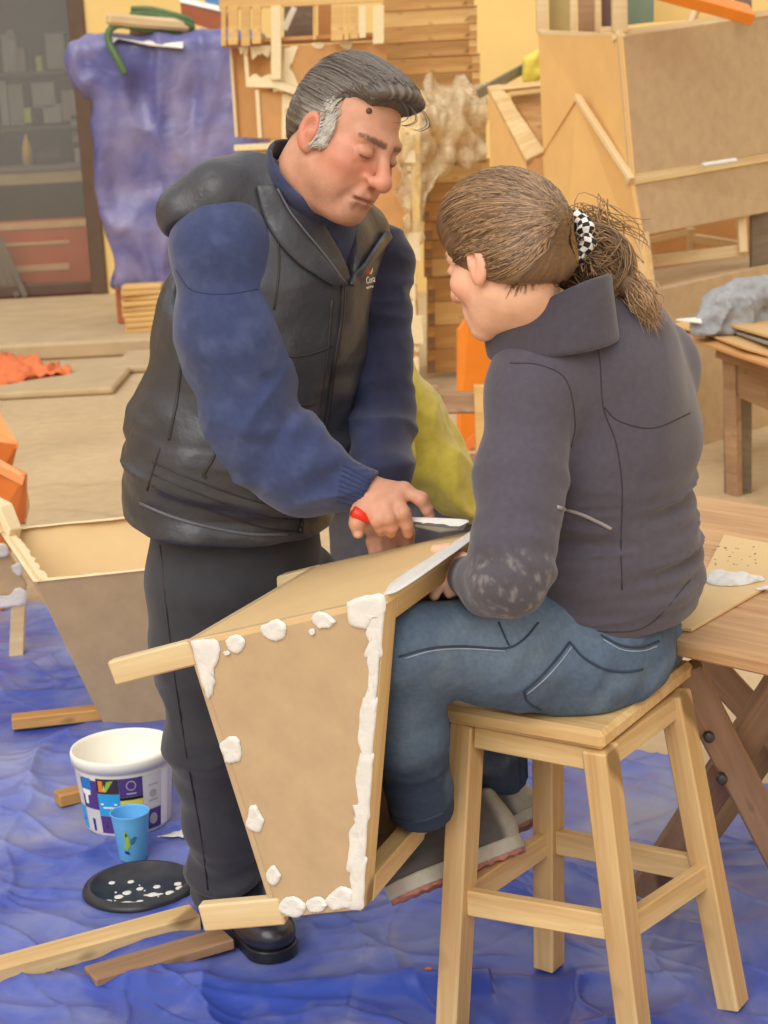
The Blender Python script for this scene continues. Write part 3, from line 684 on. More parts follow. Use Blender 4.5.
# ---- orange panel and brown chair behind
OY = 8.2
tag(slab('orange_board', pxs((459, 330, OY), (469, 316, OY), (484, 315, OY + .05), (520, 350, OY + .1), (520, 458, OY + .1), (459, 445, OY)), .03, 'orange_paint'), 'bright orange painted board standing behind the seated person', 'board')
tag(bar('orange_strut', at(462, 452, OY - .1), at(480, 432, OY - .1), .04, .04, 'orange_deep'), 'short orange brace leaning before the orange board', 'brace')
ch = thing('wooden_chair', 'brown wooden chair half hidden behind the olive garment', 'chair', gnd(465, 520))
QY = gnd(465, 520)[1]
slab('top_rail', pxs((436, 395, QY), (476, 395, QY), (476, 412, QY), (436, 413, QY)), .03, 'old_wood', ch)
slab('lower_rail', pxs((436, 455, QY), (482, 455, QY), (482, 471, QY), (436, 470, QY)), .03, 'old_wood', ch)
slab('post', pxs((474, 386, QY - .02), (486, 386, QY - .02), (492, 530, QY - .02), (479, 530, QY - .02)), .04, 'cedar_light', ch)
slab('post', pxs((428, 386, QY - .02), (438, 386, QY - .02), (440, 530, QY - .02), (430, 530, QY - .02)), .04, 'old_wood', ch)
g1 = gnd(420, 512); g2 = gnd(500, 512)
slab('seat', [g1 + V(0, 0, .42), g2 + V(0, 0, .42), g2 + V(.02, .36, .42), g1 + V(.02, .36, .42)], .03, 'old_wood', ch)
for gx in (g1, g2): bar('leg', gx + V(0, .34, 0), gx + V(0, .34, .41), .035, .035, 'old_wood', ch, up=(0, 1, 0))

# ---- workbench with cardboard, right
HY = 6.9
bz0 = at(730, 345, HY)[2]
wb = thing('old_workbench', 'old brown wooden bench with square legs under the cardboard sheets', 'bench', gnd(740, 492))
gl = gnd(737, 494)
slab('leg', [at(735, 358, HY), at(752, 362, HY + .05), gnd(752, 493), gnd(736, 496)], .07, 'grey_wood', wb)
slab('leg_face', [at(722, 356, HY + .05), at(735, 358, HY - .005), gnd(737, 497), gnd(726, 494)], .03, 'old_wood', wb)
slab('apron', pxs((735, 356, HY + .01), (800, 376, HY - .4), (800, 424, HY - .4), (735, 396, HY + .01)), .03, 'old_wood', wb)
slab('top', pxs((716, 350, HY + .02), (800, 378, HY - .45), (860, 345, HY + .5), (735, 325, HY + .9)), .03, 'old_wood', wb)
g3 = gnd(737, 494) + V(.15, .75, 0); bar('leg', g3, g3 + V(0, 0, bz0 - .05), .06, .06, 'grey_wood', wb, up=(0, 1, 0))
for k, (poly, mt) in enumerate(((((666, 333), (700, 341), (735, 356), (768, 366), (810, 378), (840, 340), (740, 318), (690, 320)), 'mdf_orange'),
                               (((672, 327), (705, 333), (742, 350), (790, 360), (830, 335), (740, 314), (695, 318)), 'cardboard'),
                               (((690, 323), (725, 328), (768, 346), (800, 352), (830, 330), (740, 312)), 'paper_grey'),
                               (((726, 326), (768, 340), (810, 350), (840, 328), (765, 314)), 'cardboard'))):
    z = bz0 + .02 + k * .022
    q = [gnd(x, y - k * 1.0, z) + V(0, 0, random.uniform(-.006, .012)) for x, y in poly]
    tag(slab('cardboard_sheet' if mt != 'paper_grey' else 'paper_sheet', q, .012, mt, back=True, bev=.002), ['lowest rust-edged board on the brown bench', 'brown cardboard sheet second from the bottom on the bench', 'pale grey sheet between the cardboards on the bench', 'topmost tan cardboard directly under the grey rag'][k], 'cardboard' if mt != 'paper_grey' else 'sheet')
tag(slab('paper_sheet', pxs((676, 319, HY), (700, 317, HY), (702, 322, HY - .1)), .006, 'paper_white', bev=0), 'thin white paper corner sticking out beside the grey rag', 'paper')
def rag_f(P):
    q = [at(706, 322, HY), at(735, 312, HY + .05), at(775, 308, HY + .1), at(800, 315, HY + .1)]
    d = tubes(P, q, [.05, .085, .10, .1], .06)
    d = smin(d, cap(P, at(752, 300, HY), at(790, 296, HY), .05, .06), .03)
    return d - .035 * (1 - 2 * np.abs(fbm(P, 9, 3, 5)))
qa = at(700, 330, HY - .2); qb = at(812, 285, HY + .3)
tag(sdf_mesh('grey_rag', rag_f, (qa[0] - .05, HY - .25, qa[2] - .06), (qb[0] + .1, HY + .4, qb[2] + .1), .012, 'grey_rag'), 'crumpled grey rag heaped on the cardboard of the bench', 'rag')

# ---- left side: orange boxes, cloth on the step
sheet('orange_cloth', [[(-30, 385, 10.6), (0, 384, 10.6), (40, 379, 10.8), (73, 375, 10.9)], [(-30, 368, 11.1), (0, 368, 11.1), (35, 366, 11.2), (70, 373, 11.0)], [(-30, 350, 11.7), (0, 353, 11.7), (28, 358, 11.5), (66, 371, 11.1)]], 'orange_cloth', 'orange cloth lying crumpled on the low slab at the left edge', 'cloth', .05, 14, .01, 5)
ob = thing('orange_box', 'upper orange painted box at the left edge of the frame', 'box', gnd(0, 500))
slab('top', pxs((-60, 395, 6.6), (0, 413, 6.3), (18, 443, 6.0), (-60, 436, 6.0)), .02, plain('orange_top', srgb(236, 150, 84), .5, .06, 6, .04), ob)
slab('front', pxs((-60, 437, 6.0), (18, 443, 6.0), (4, 500, 6.05)) + [gnd(-25, 592), gnd(-70, 594)], .02, 'orange_deep', ob)
ob2 = thing('orange_box', 'lower orange painted box with slanted top at the left edge', 'box', gnd(0, 540))
slab('front', pxs((-60, 440, 5.6), (0, 464, 5.6), (25, 476, 5.55), (24, 520, 5.6), (10, 545, 5.62)) + [gnd(2, 615), gnd(-60, 618)], .025, 'orange_deep', ob2)
slab('top_edge', pxs((-60, 436, 5.62), (0, 459, 5.62), (25, 474, 5.56), (25, 478, 5.55), (0, 465, 5.58), (-60, 441, 5.58)), .03, plain('orange_edge', srgb(240, 160, 100), .5, .06, 6, .04), ob2)
slab('side', pxs((25, 476, 5.56), (30, 505, 5.8), (26, 525, 5.75), (24, 518, 5.6)), .02, 'mdf_light', ob2)
fr = thing('cream_filled_frame', 'pale planter rim with cream filler poking in at the left edge', 'frame', gnd(-5, 620))
slab('rim', pxs((-40, 488, 5.1), (0, 497, 5.1), (12, 504, 5.0), (22, 528, 4.95), (10, 530, 4.9), (0, 508, 4.95), (-40, 500, 5.0)), .03, 'filler_cream', fr)
slab('inside', pxs((-40, 500, 5.05), (0, 508, 5.0), (10, 530, 4.95), (-40, 545, 5.0)), .02, 'mdf_light', fr)
lp2 = thing('puttied_planter', 'planter smeared with white putty and pale leg cut by the left edge', 'planter', gnd(0, 650))
LY = gnd(12, 657)[1]
slab('panel', pxs((-60, 540, LY), (4, 545, LY), (26, 585, LY), (22, 606, LY), (-60, 612, LY)), .02, 'mdf', lp2)
slab('leg', [at(11, 606, LY - .01), at(25, 605, LY - .01), gnd(23, 657), gnd(9, 658)], .03, 'pine_pale', lp2)
nn = V(0, -1, 0); p0 = at(0, 580, LY - .012)
for poly in ([(-10, 544), (5, 544), (8, 556), (-10, 556)], [(11, 566), (22, 562), (21, 576), (14, 573)], [(-10, 594), (8, 596), (16, 588), (25, 590), (25, 604), (10, 607), (-10, 608)]):
    pxpatch('putty_smear', poly, p0, nn, .004, 'putty', lp2)
# ================================================================== foreground objects
# blue tarpaulin on the floor
def make_tarp():
    c = [gnd(-170, 556), gnd(840, 806), gnd(1050, 1200), gnd(-260, 1200)]
    n1, n2 = 420, 420
    u = np.linspace(0, 1, n1)[:, None, None]; v = np.linspace(0, 1, n2)[None, :, None]
    G = (c[0] * (1 - u) + c[1] * u) * (1 - v) + (c[3] * (1 - u) + c[2] * u) * v
    P = G.reshape(-1, 3).copy()
    wv = P + .06 * np.stack([vnoise(P, 4, 3), vnoise(P, 4, 4), 0 * P[:, 0]], 1)
    r1 = 1 - np.abs(fbm(wv * V(1, .7, 1), 2.2, 2, 11)); r2 = 1 - np.abs(fbm(wv * V(.8, 1.2, 1), 5.0, 1, 12))
    z = .004 + .030 * np.clip(r1 - .35, 0, 1) ** 3 * 2 + .012 * np.clip(r2, 0, 1) ** 6
    r3 = 1 - np.abs(vnoise(wv * V(1.3, .6, 1), 4.2, 14)); r4 = 1 - np.abs(vnoise(wv * V(.6, 1.4, 1), 6.0, 15)); r5 = 1 - np.abs(vnoise((wv @ np.array([[.7, .7, 0], [-.7, .7, 0], [0, 0, 1]])) * V(.5, 1.6, 1), 7.5, 16))
    z += .008 * r3 ** 12 + .007 * r4 ** 14 + .007 * r5 ** 14
    # a fold running across the front
    yy = P[:, 1] - (3.03 - .10 * P[:, 0] + .03 * vnoise(P, 2.5, 21))
    z += .03 * np.exp(-(yy / .035) ** 2) * np.clip(.7 + .6 * vnoise(P, 1.5, 22), 0, 1) * (P[:, 0] < .15)
    # lie flat where things stand
    for x, y, r in FLAT:
        w = np.exp(-(((P[:, 0] - x) ** 2 + (P[:, 1] - y) ** 2) / r ** 2) ** 2); z = z * (1 - w) + .003 * w
    P[:, 2] = z
    fs = [(i * n2 + j, i * n2 + j + 1, (i + 1) * n2 + j + 1, (i + 1) * n2 + j) for i in range(n1 - 1) for j in range(n2 - 1)]
    o = from_np('floor_tarpaulin', P, fs, 'tarp_blue', None, True, origin=P.mean(0))
    tag(o, 'wrinkled blue tarpaulin spread over the workshop floor', 'tarpaulin')
FLAT = [tuple(gnd(128, 818)[:2]) + (.13,), tuple(gnd(133, 862)[:2]) + (.08,), tuple(gnd(140, 890)[:2]) + (.15,)] + [tuple(gnd(x, y)[:2]) + (.07,) for x, y in ((548, 966), (732, 1005), (636, 1062), (453, 1036))] + [tuple(gnd(x, y)[:2]) + (.12,) for x, y in ((245, 945), (270, 960), (320, 880))]
make_tarp()
tarpz = .006

# held planter
A, B, BR, BL = at(192, 640, 2.65), at(385, 597, 2.5), at(360, 910, 2.56), at(280, 918, 2.616)
C, D, fBR = at(480, 530, 2.80), at(318, 566, 2.946), at(424, 836, 2.86); fBL = BL + (fBR - BR) * 1.02
_n0 = np.cross(B - A, BR - A); _d = ray(280, 918); BL = O + _d * (((A - O) @ _n0) / (_d @ _n0)); fBL = BL + (fBR - BR) * 1.02
hp = thing('held_planter', 'tapered MDF planter with white putty seams held between the two people', 'planter', (BR + fBR) / 2)
NN = unit(np.cross(BR - B, A - B)); NN = NN if NN @ (O - B) > 0 else -NN
dep = unit(C - B)
slab('end_panel', [A, B, BR, BL], .012, 'mdf', hp)
slab('end_panel', [D + dep * .0, C, fBR, fBL], .012, 'mdf', hp)
slab('top_panel', [A, B, C, D], .012, 'mdf_light', hp)
slab('bottom_panel', [BL, BR, fBR, fBL], .012, 'mdf', hp, back=False)
slab('back_panel', [A, BL, fBL, D], .012, 'mdf', hp)
inw = unit(A - B)
def strip(nm, p, q, w, side, t=.018, mt='pine'):
    """rim strip from p to q on the open side, w wide towards side"""
    p = p + inw * (t * .5); q = q + inw * (t * .5); s = unit(side)
    return bar(nm, p + s * w / 2, q + s * w / 2, t, w, mt, hp, up=s, bev=.002)
strip('rim_strip', B - NN * .001, BR - NN * .001, .042, dep)
strip('rim_strip', B + dep * .042, C, .045, BR - B)
strip('rim_strip', BR + dep * .042, fBR, .045, B - BR, .03)
strip('rim_strip', C + unit(BR - B) * .045, fBR, .04, -dep)
def leg(p, q, h, mt='pine_pale'):
    return bar('leg', p, q, .022, h, mt, hp, up=unit(np.cross(NN, unit(q - p))), bev=.003)
leg(at(196, 651, 2.66), at(114, 672, 2.71), .040)
l2 = leg(at(284, 909, 2.63), at(203, 916, 2.67), .046)
leg(D + inw * .0 - NN * .012 + V(0, 0, -.02), D + inw * .10 - NN * .012 + V(0, 0, -.02), .035)
leg(fBL - NN * .01, fBL + inw * .10 - NN * .01, .035)
zz = lambda q: [(180 + x / 2.696, 560 + y / 2.696) for x, y in q]
def el(cx, cy, rx, ry, n=9):
    return [(cx + 1.12 * rx * math.cos(2 * math.pi * k / n) * random.uniform(.75, 1.2), cy + 1.12 * ry * math.sin(2 * math.pi * k / n) * random.uniform(.75, 1.2)) for k in range(n)]
P0 = B + NN * .0006
seamL = [(448, 110), (500, 95), (555, 95)]
edge_in = [(455, 180), (495, 205), (508, 260), (500, 400), (487, 470), (482, 560), (470, 640), (462, 760), (466, 850), (455, 935)]
edge_out = [(497, 935), (512, 740), (528, 500), (545, 250)]
pxpatch('putty_patch', zz([(450, 112), (500, 96), (552, 96), (549, 150), (520, 158), (505, 185), (480, 182), (455, 170)]), P0, NN, .0045, 'putty', hp)
# long seam as a ribbon of overlapping smears
for (a, b, w) in (((530, 110), (521, 260), 44), ((523, 230), (510, 400), 36), ((513, 370), (498, 560), 38), ((500, 520), (487, 700), 44), ((489, 660), (477, 840), 42), ((480, 800), (470, 940), 48)):
    n = 5
    L_ = [(a[0] + (b[0] - a[0]) * k / n - w / 2 - random.uniform(-13, 9), a[1] + (b[1] - a[1]) * k / n) for k in range(n + 1)]
    R_ = [(a[0] + (b[0] - a[0]) * k / n + w / 2 + random.uniform(-1, 1), a[1] + (b[1] - a[1]) * k / n) for k in range(n + 1)][::-1]
    pxpatch('putty_seam', zz(L_ + R_), P0, NN, .003, 'putty', hp, .02)
pxpatch('putty_patch', zz([(30, 218), (70, 212), (100, 216), (108, 258), (92, 300), (95, 330), (84, 366), (70, 366), (48, 290)]), P0, NN, .004, 'putty', hp)
for e in ((150, 225, 28, 20), (252, 190, 33, 24), (388, 165, 27, 22), (140, 512, 27, 32), (202, 700, 20, 36), (250, 850, 18, 22), (300, 935, 36, 26), (370, 930, 25, 20), (432, 912, 34, 28), (358, 192, 8, 8), (128, 250, 8, 6)):
    pxpatch('putty_patch', zz(el(*e)), P0, NN, .004, 'putty', hp)
NT = unit(np.cross(B - A, C - B)); NT = NT if NT[2] > 0 else -NT
pxpatch('putty_patch', [(383, 596), (392, 583), (430, 558), (477, 529), (479, 534), (436, 566), (400, 590)], B + NT * .0006, NT, .003, 'putty', hp, .02)

# stool
SZ = .62
sL, sN, sR = gnd(433, 703, SZ), gnd(603, 733, SZ), gnd(694, 660, SZ); sF = sL + sR - sN
sc = (sL + sR) / 2
st = thing('wooden_stool', 'pale pine stool with splayed square legs under the seated person', 'stool', (sc[0], sc[1], 0))
seat = slab('seat', [sL, sN, sR, sF], .032, 'pine', st, bev=.008)
su, sv = unit(sN - sL), unit(sR - sN)
tops = {k: v for k, v in zip('LNR', (gnd(468, 722, .585), gnd(600, 748, .585), gnd(674, 694, .585)))}
tops['F'] = tops['L'] + tops['R'] - tops['N']
feet = {'L': gnd(452, 1036), 'N': gnd(638, 1064), 'R': gnd(733, 1008), 'F': gnd(549, 969)}
for k in 'LNRF':
    bar('leg', feet[k] + V(0, 0, tarpz), tops[k] + V(0, 0, .002), .048, .042, 'pine', st, up=su)
def legat(k, z): return feet[k] + (tops[k] - feet[k]) * (z / .585)
for a, b, z in (('L', 'N', .262), ('N', 'R', .258), ('L', 'F', .26), ('F', 'R', .262)):
    p, q = legat(a, z), legat(b, z); bar('stretcher', p, q, .022, .046, 'pine', st, ext=-.018)
    p, q = legat(a, .565), legat(b, .565); bar('apron', p, q, .02, .04, 'pine', st, ext=-.015)
kc = gnd(611, 708, SZ + .0012)
lathe('knot', [(0, .0), (.008, .0), (.0085, -.001), (0, -.0012)], kc, 'pine_dark', st, 14)

# trestle table
tz = .68
tt = thing('trestle_table', 'rough wooden trestle table with crossed bolted legs at the right edge', 'table', gnd(720, 880))
cnr = [gnd(668, 640, tz), gnd(760, 660, tz), gnd(900, 672, tz), gnd(960, 520, tz), gnd(760, 496, tz), gnd(712, 497, tz), gnd(700, 503, tz)]
ax = unit(cnr[1] - cnr[0]); ay = V(-ax[1], ax[0], 0); o0 = cnr[0]
wid = .235
far = gnd(712, 497, tz); yd = (far - o0) @ ay; nb = 4
for j in range(nb):
    y0, y1 = yd * j / nb, yd * (j + 1) / nb - .003
    x0 = [0, .003, .0, .004][j]
    sk = unit(gnd(690, 500, tz) - o0); sh = lambda y: sk * (y / (sk @ ay))
    a_, b_ = o0 + sh(y0) + ax * x0, o0 + sh(y1) + ax * x0; slab('top_board', [a_, a_ + ax * 1.0, b_ + ax * 1.0, b_], .026, 'table_wood', tt, bev=.004)
def tl(x0, y0, Y0, x1, y1, Y1, w, t, mt='old_wood', ground=False):
    p = at(x0, y0, Y0); q = gnd(x1, y1, tarpz + .02) if ground else at(x1, y1, Y1)
    return bar('leg', p, q, t, w, mt, tt, up=(1, 0, .6), bev=.004)
p1 = at(684, 668, 2.98); p2 = gnd(808, 910, .03)
bar('leg', p1, p2, .035, .062, 'old_wood', tt, up=unit(np.cross(p2 - p1, V(0.1, 1, 0))), bev=.004)
p3 = at(792, 668, 3.05); p4 = gnd(643, 893, .03)
bar('leg', p3, p4, .035, .062, 'old_wood', tt, up=unit(np.cross(p4 - p3, V(0, 1, 0))), bev=.004)
p5 = at(700, 655, 3.55); p6 = gnd(880, 850, .03)
bar('leg', p5, p6, .035, .062, 'old_wood', tt, up=unit(np.cross(p6 - p5, V(0, 1, 0))), bev=.004)
p7 = at(800, 700, 3.6); p8 = gnd(700, 838, .03)
bar('leg', p7, p8, .035, .062, 'old_wood', tt, up=unit(np.cross(p8 - p7, V(0, 1, 0))), bev=.004)
for x, y in ((722, 779), (709, 737)):
    t_ = (x - 684) / (808 - 684); c_ = at(x, y, p1[1] + (p2[1] - p1[1]) * t_ - .02)
    bm = bmesh.new(); tube_bm(bm, [V(0, .01, 0), V(0, -.004, 0), V(0, -.006, 0)], [.010, .010, .007], 12); bm_obj('bolt', bm, 'bolt_dark', tt, Matrix.Translation(Vector(c_)), True)
sh_ = [gnd(676, 631, tz + .001), gnd(692, 632, tz + .001), gnd(800, 570, tz + .001), gnd(800, 552, tz + .001), gnd(724, 537, tz + .001)]
sh_ = [p + V(0, 0, .006) for p in sh_]
tag(slab('mdf_sheet', sh_, .006, 'mdf_light', bev=.001), 'thin MDF offcut with white putty lying on the trestle table', 'board')
def wet(P):
    c1_ = gnd(732, 580, tz + .01)
    d = ell(P, gnd(731, 581, tz + .008), (.05, .035, .012)); d = smin(d, ell(P, gnd(718, 578, tz + .008), (.03, .02, .010)), .01)
    d = smin(d, ell(P, gnd(750, 580, tz + .008), (.03, .018, .009)), .01); d = np.minimum(d, ell(P, gnd(764, 589, tz + .007), (.018, .012, .006)))
    return np.maximum(d - .006 * fbm(P, 45, 2, 8), tz + .0075 - P[:, 2])
ca = gnd(735, 581, tz)
tag(sdf_mesh('putty_heap', wet, ca - V(.12, .1, .01), ca + V(.14, .1, .04), .003, 'putty'), 'heap of fresh white putty on the MDF offcut', 'putty')
bm = bmesh.new()
for k in range(26):
    c_ = gnd(random.uniform(712, 764), random.uniform(545, 566), tz + .0073); bmesh.ops.create_icosphere(bm, subdivisions=1, radius=random.uniform(.0015, .003), matrix=Matrix.Translation(Vector(c_)) @ Matrix.Diagonal((1, .8, .3, 1)))
tag(bm_obj('wood_crumbs', bm, 'dark_frame'), 'scattered dark crumbs on the MDF offcut', 'crumbs', kind='stuff')

# upright planter at left
zr = at(35, 582, 4.40)[2]
fl, bl, frr, brr = gnd(35, 582, zr), gnd(0, 530, zr), gnd(225, 562, zr), gnd(196, 510, zr)
gf, gr = gnd(105, 727, .012), gnd(178, 719, .012); gb, gbr = gf + V(-.02, .20, 0), gr + V(-.02, .20, 0)
up_ = thing('tapered_planter', 'upright tapered MDF planter with cream-filled rim behind the white bucket', 'planter', (gf + gbr) / 2)
slab('front_panel', [fl, frr, gr, gf], .014, 'mdf', up_)
slab('back_panel', [bl, brr, gbr, gb], .014, 'mdf_light', up_)
slab('left_panel', [fl, gf, gb, bl], .014, 'mdf_light', up_, back=False)
slab('right_panel', [frr, gr, gbr, brr], .014, 'mdf_light', up_)
slab('bottom_panel', [gf, gr, gbr, gb], .012, 'mdf', up_, back=True)
def rim(a, b, w):
    d = unit(b - a); n = np.cross(V(0, 0, 1), d); k = max(4, int(np.linalg.norm(b - a) / .03)); 
    for j in range(1):
        L_ = [a + (b - a) * (i / k) + n * (-.004) for i in range(k + 1)]; R2 = [a + (b - a) * (i / k) + n * (w + random.uniform(-.006, .006)) for i in range(k + 1)]
        vs = [p + V(0, 0, .001) for p in L_ + R2] + [p + V(0, 0, .004) for p in [.5 * (x + y) for x, y in zip(L_, R2)]]
        fs = [(i, i + 1, 2 * (k + 1) + i + 1, 2 * (k + 1) + i) for i in range(k)] + [(2 * (k + 1) + i, 2 * (k + 1) + i + 1, (k + 1) + i + 1, (k + 1) + i) for i in range(k)]
        from_np('filler_rim', vs, fs, 'filler_cream', up_, True)
rim(fl, frr, .02); rim(bl, fl, .035); rim(brr, bl, .02); rim(frr, brr, .03)

# loose planks
def plank(x0, y0, x1, y1, w, h, mt, lb):
    return tag(bar('loose_plank', gnd(x0, y0, h / 2 + .012), gnd(x1, y1, h / 2 + .012), w, h, mt, bev=.003), lb, 'plank')
plank(-60, 987, 196, 917, .058, .036, 'pine', 'long pale plank on the tarpaulin pointing at the black boot')
plank(90, 978, 228, 938, .065, .022, 'pine_dark', 'short dark plank beside the black boot')
plank(12, 722, 112, 711, .05, .032, 'cedar', 'orange-brown offcut lying before the upright planter')
plank(57, 799, 190, 768, .045, .03, 'cedar', 'brown plank lying behind the white bucket')

# bucket
bc = gnd(129, 823); bh = at(123, 746, bc[1])[2] - .004
bk = thing('paint_bucket', 'white plastic paint bucket with colourful block label', 'bucket', bc + V(0, 0, tarpz))
b0 = bc + V(0, 0, tarpz); rb_, rt_ = .097, .112
lathe('body', [(0, 0), (rb_ - .004, 0), (rb_, .004), (rt_, bh - .034), (rt_ + .002, bh - .027), (rt_ + .006, bh - .027), (rt_ + .007, bh - .006), (rt_ + .005, bh), (rt_ + .001, bh), (rt_ - .002, bh - .01), (rb_ - .003, .01), (0, .008)], b0, 'white_plastic', bk, 56)
lathe('paint', [(0, bh * .55), (.104, bh * .55)], b0, plain('paint_cream', srgb(236, 230, 214), .5, .02, 4, 0), bk, 48)
camang = math.atan2(-bc[1], -bc[0])
LABM = {}
for nm, c_ in (('print_blue', (22, 128, 205)), ('print_sky', (48, 160, 226)), ('print_purple', (82, 58, 128)), ('print_grey', (208, 204, 204)), ('print_dark', (58, 48, 58)), ('print_yellow', (232, 214, 80)), ('print_white', (240, 238, 234)), ('print_navy', (30, 44, 130)), ('print_lime', (150, 184, 70)), ('print_orange', (232, 136, 50)), ('print_black', (36, 34, 34)), ('print_mid', (170, 164, 172))):
    plain(nm, srgb(*c_), .45, .01, 4, 0)
def curved(nm, u0, u1, z0, z1, mt, parent, base, r0, r1, hh, off, n=6, shape=None):
    """label block on a tapered wall; u in degrees from the side facing the camera (+ = right), z as height"""
    vs = []; 
    for i in range(n + 1):
        u = u0 + (u1 - u0) * i / n; a = camang + math.radians(u)
        for z in (z0, z1):
            r = r0 + (r1 - r0) * z / hh + off; vs.append(base + V(r * math.cos(a), r * math.sin(a), z))
    from_np(nm, vs, [(2 * i, 2 * i + 2, 2 * i + 3, 2 * i + 1) for i in range(n)], mt, parent, True)
def curved_poly(nm, pts, mt, parent, base, r0, r1, hh, off):
    vs = []
    for u, z in pts:
        a = camang + math.radians(u); r = r0 + (r1 - r0) * z / hh + off; vs.append(base + V(r * math.cos(a), r * math.sin(a), z))
    from_np(nm, vs, [tuple(range(len(pts)))], mt, parent)
lb0, lb1 = .010, bh - .038
Lz = lambda q: lb0 + (lb1 - lb0) * q
blk = [(-78, -62, 0, .42, 'print_sky'), (-78, -62, .42, 1, 'print_grey'), (-62, -36, 0, .42, 'print_grey'), (-62, -36, .42, .95, 'print_purple'), (-60, -44, .72, .98, 'print_blue'),
       (-36, -8, .0, .32, 'print_purple'), (-36, -8, .32, .72, 'print_sky'), (-36, -8, .72, 1, 'print_dark'), (-8, 20, .66, 1, 'print_purple'), (-8, 20, .6, .66, 'print_black'), (-8, 20, .34, .6, 'print_yellow'), (-8, 20, 0, .34, 'print_purple'),
       (20, 46, .36, 1, 'print_grey'), (20, 46, 0, .36, 'print_purple'), (46, 60, 0, 1, 'print_white')]
for u0, u1, a, b, mt in blk: curved('label_block', u0, u1 - .4, Lz(a), Lz(b) - .0008, mt, bk, b0, rb_, rt_, bh - .034, .0012)
for pts, mt in (([(-33, .76), (-28, .76), (-27, .96), (-33, .96)], 'print_orange'), ([(-27.5, .76), (-24, .76), (-14, .97), (-22, .95)], 'print_lime'), ([(-28, .78), (-25, .78), (-26, .9)], 'print_yellow'),
                ([(-57, .5), (-52, .5), (-51, .66), (-46, .68), (-46, .76), (-60, .76), (-60, .68), (-57, .66)], 'print_white'), ([(-33, .52), (-12, .52), (-12, .55), (-33, .55)], 'print_white'), ([(-30, .46), (-15, .46), (-15, .49), (-30, .49)], 'print_white'),
                ([(-6, .42), (18, .42), (18, .46), (-6, .46)], 'print_mid'), ([(-70, .14), (-28, .10), (-28, .16), (-70, .2)], 'print_navy'), ([(-50, .02), (-46, .02), (-46, .24), (-50, .24)], 'print_navy'),
                ([(0, .70), (12, .70), (12, .73), (0, .73)], 'print_mid'), ([(27, .5), (40, .5), (40, .53), (27, .53)], 'print_mid'), ([(27, .78), (40, .78), (40, .81), (27, .81)], 'print_mid')):
    curved_poly('label_mark', [(u, Lz(z)) for u, z in pts], mt, bk, b0, rb_, rt_, bh - .034, .0022)
for (cu, cz_, ru, rz, mt) in ((6, .86, 6, .09, 'print_mid'), (6, .86, 4.6, .068, 'print_purple'), (6, .86, 1.2, .03, 'print_mid'), (33, .64, 5, .07, 'print_mid'), (33, .18, 6, .1, 'print_mid')):
    curved_poly('label_mark', [(cu + ru * math.cos(k * math.pi / 8), Lz(cz_ + rz * math.sin(k * math.pi / 8))) for k in range(16)], mt, bk, b0, rb_, rt_, bh - .034, .0024 if mt != 'print_purple' else .0028)

# cup
cb = gnd(134, 860) + V(0, 0, tarpz); chh = at(132, 811, cb[1])[2] - tarpz
cp = thing('plastic_cup', 'light blue plastic cup with green leaf print before the bucket', 'cup', cb)
lathe('body', [(0, 0), (.029, 0), (.031, .003), (.0395, chh * .8), (.0425, chh - .003), (.0435, chh), (.041, chh), (.0405, chh - .004), (.030, .004), (0, .004)], cb, 'cup_blue', cp, 40)
for pts, mt in (([(-30, .25), (-20, .2), (-8, .3), (-10, .48), (-18, .62), (-28, .6), (-24, .45)], 'print_lime'), ([(-6, .32), (6, .36), (16, .48), (6, .50), (-5, .44)], plain('print_slate', srgb(62, 110, 150), .5, .02, 4, 0)), ([(-30, .13), (-14, .1), (-14, .16), (-30, .19)], 'print_navy'), ([(-22, .5), (-16, .5), (-16, .57), (-22, .57)], 'print_dark')):
    curved_poly('print_mark', [(u, z * chh + .01) for u, z in pts], mt, cp, cb, .0315, .0425, chh, .0010)

# lid
lc = gnd(140, 891) + V(0, 0, tarpz)
plain('lid_black', srgb(48, 48, 54), .35, .45, 14, .1)
ld = thing('bucket_lid', 'black bucket lid splashed with white paint drops on the tarpaulin', 'lid', lc)
lathe('disc', [(0, .006), (.098, .006), (.101, .016), (.106, .017), (.109, .013), (.116, .012), (.120, .004), (.119, 0), (0, 0)], lc, 'lid_black', ld, 56)
for k in range(22):
    if k < 13: px_, py_ = [(108, 902), (119, 897), (127, 893), (131, 882), (140, 889), (157, 887), (170, 893), (178, 884), (180, 888), (175, 895), (112, 883), (140, 902), (152, 895)][k]; r = random.uniform(.007, .011)
    else: px_, py_ = random.uniform(105, 182), random.uniform(878, 906); r = random.uniform(.0015, .003)
    c_ = gnd(px_, py_, lc[2] + .0062)
    if np.linalg.norm((c_ - lc)[:2]) > .094: continue
    patch('paint_drop', c_, V(0, 0, 1), V(1, 0, 0), [(r * math.cos(a), r * math.sin(a)) for a in np.linspace(0, 2 * math.pi, 8)[:-1]], .0012, 'putty', ld, .2)
patch('paint_drop', gnd(153, 895, lc[2] + .0062), V(0, 0, 1), V(1, 0, 0), [(-.02, 0), (-.006, .004), (.0, .012), (.01, .006), (.022, .004), (.012, -.004), (0, -.006)], .0012, 'putty', ld, .3)
patch('paint_drop', gnd(132, 903, lc[2] + .0062), V(0, 0, 1), V(1, 0, 0), [(-.03, .004), (-.006, .008), (.02, -.004), (.03, -.012), (.0, -.004)], .0008, 'putty', ld, .3)
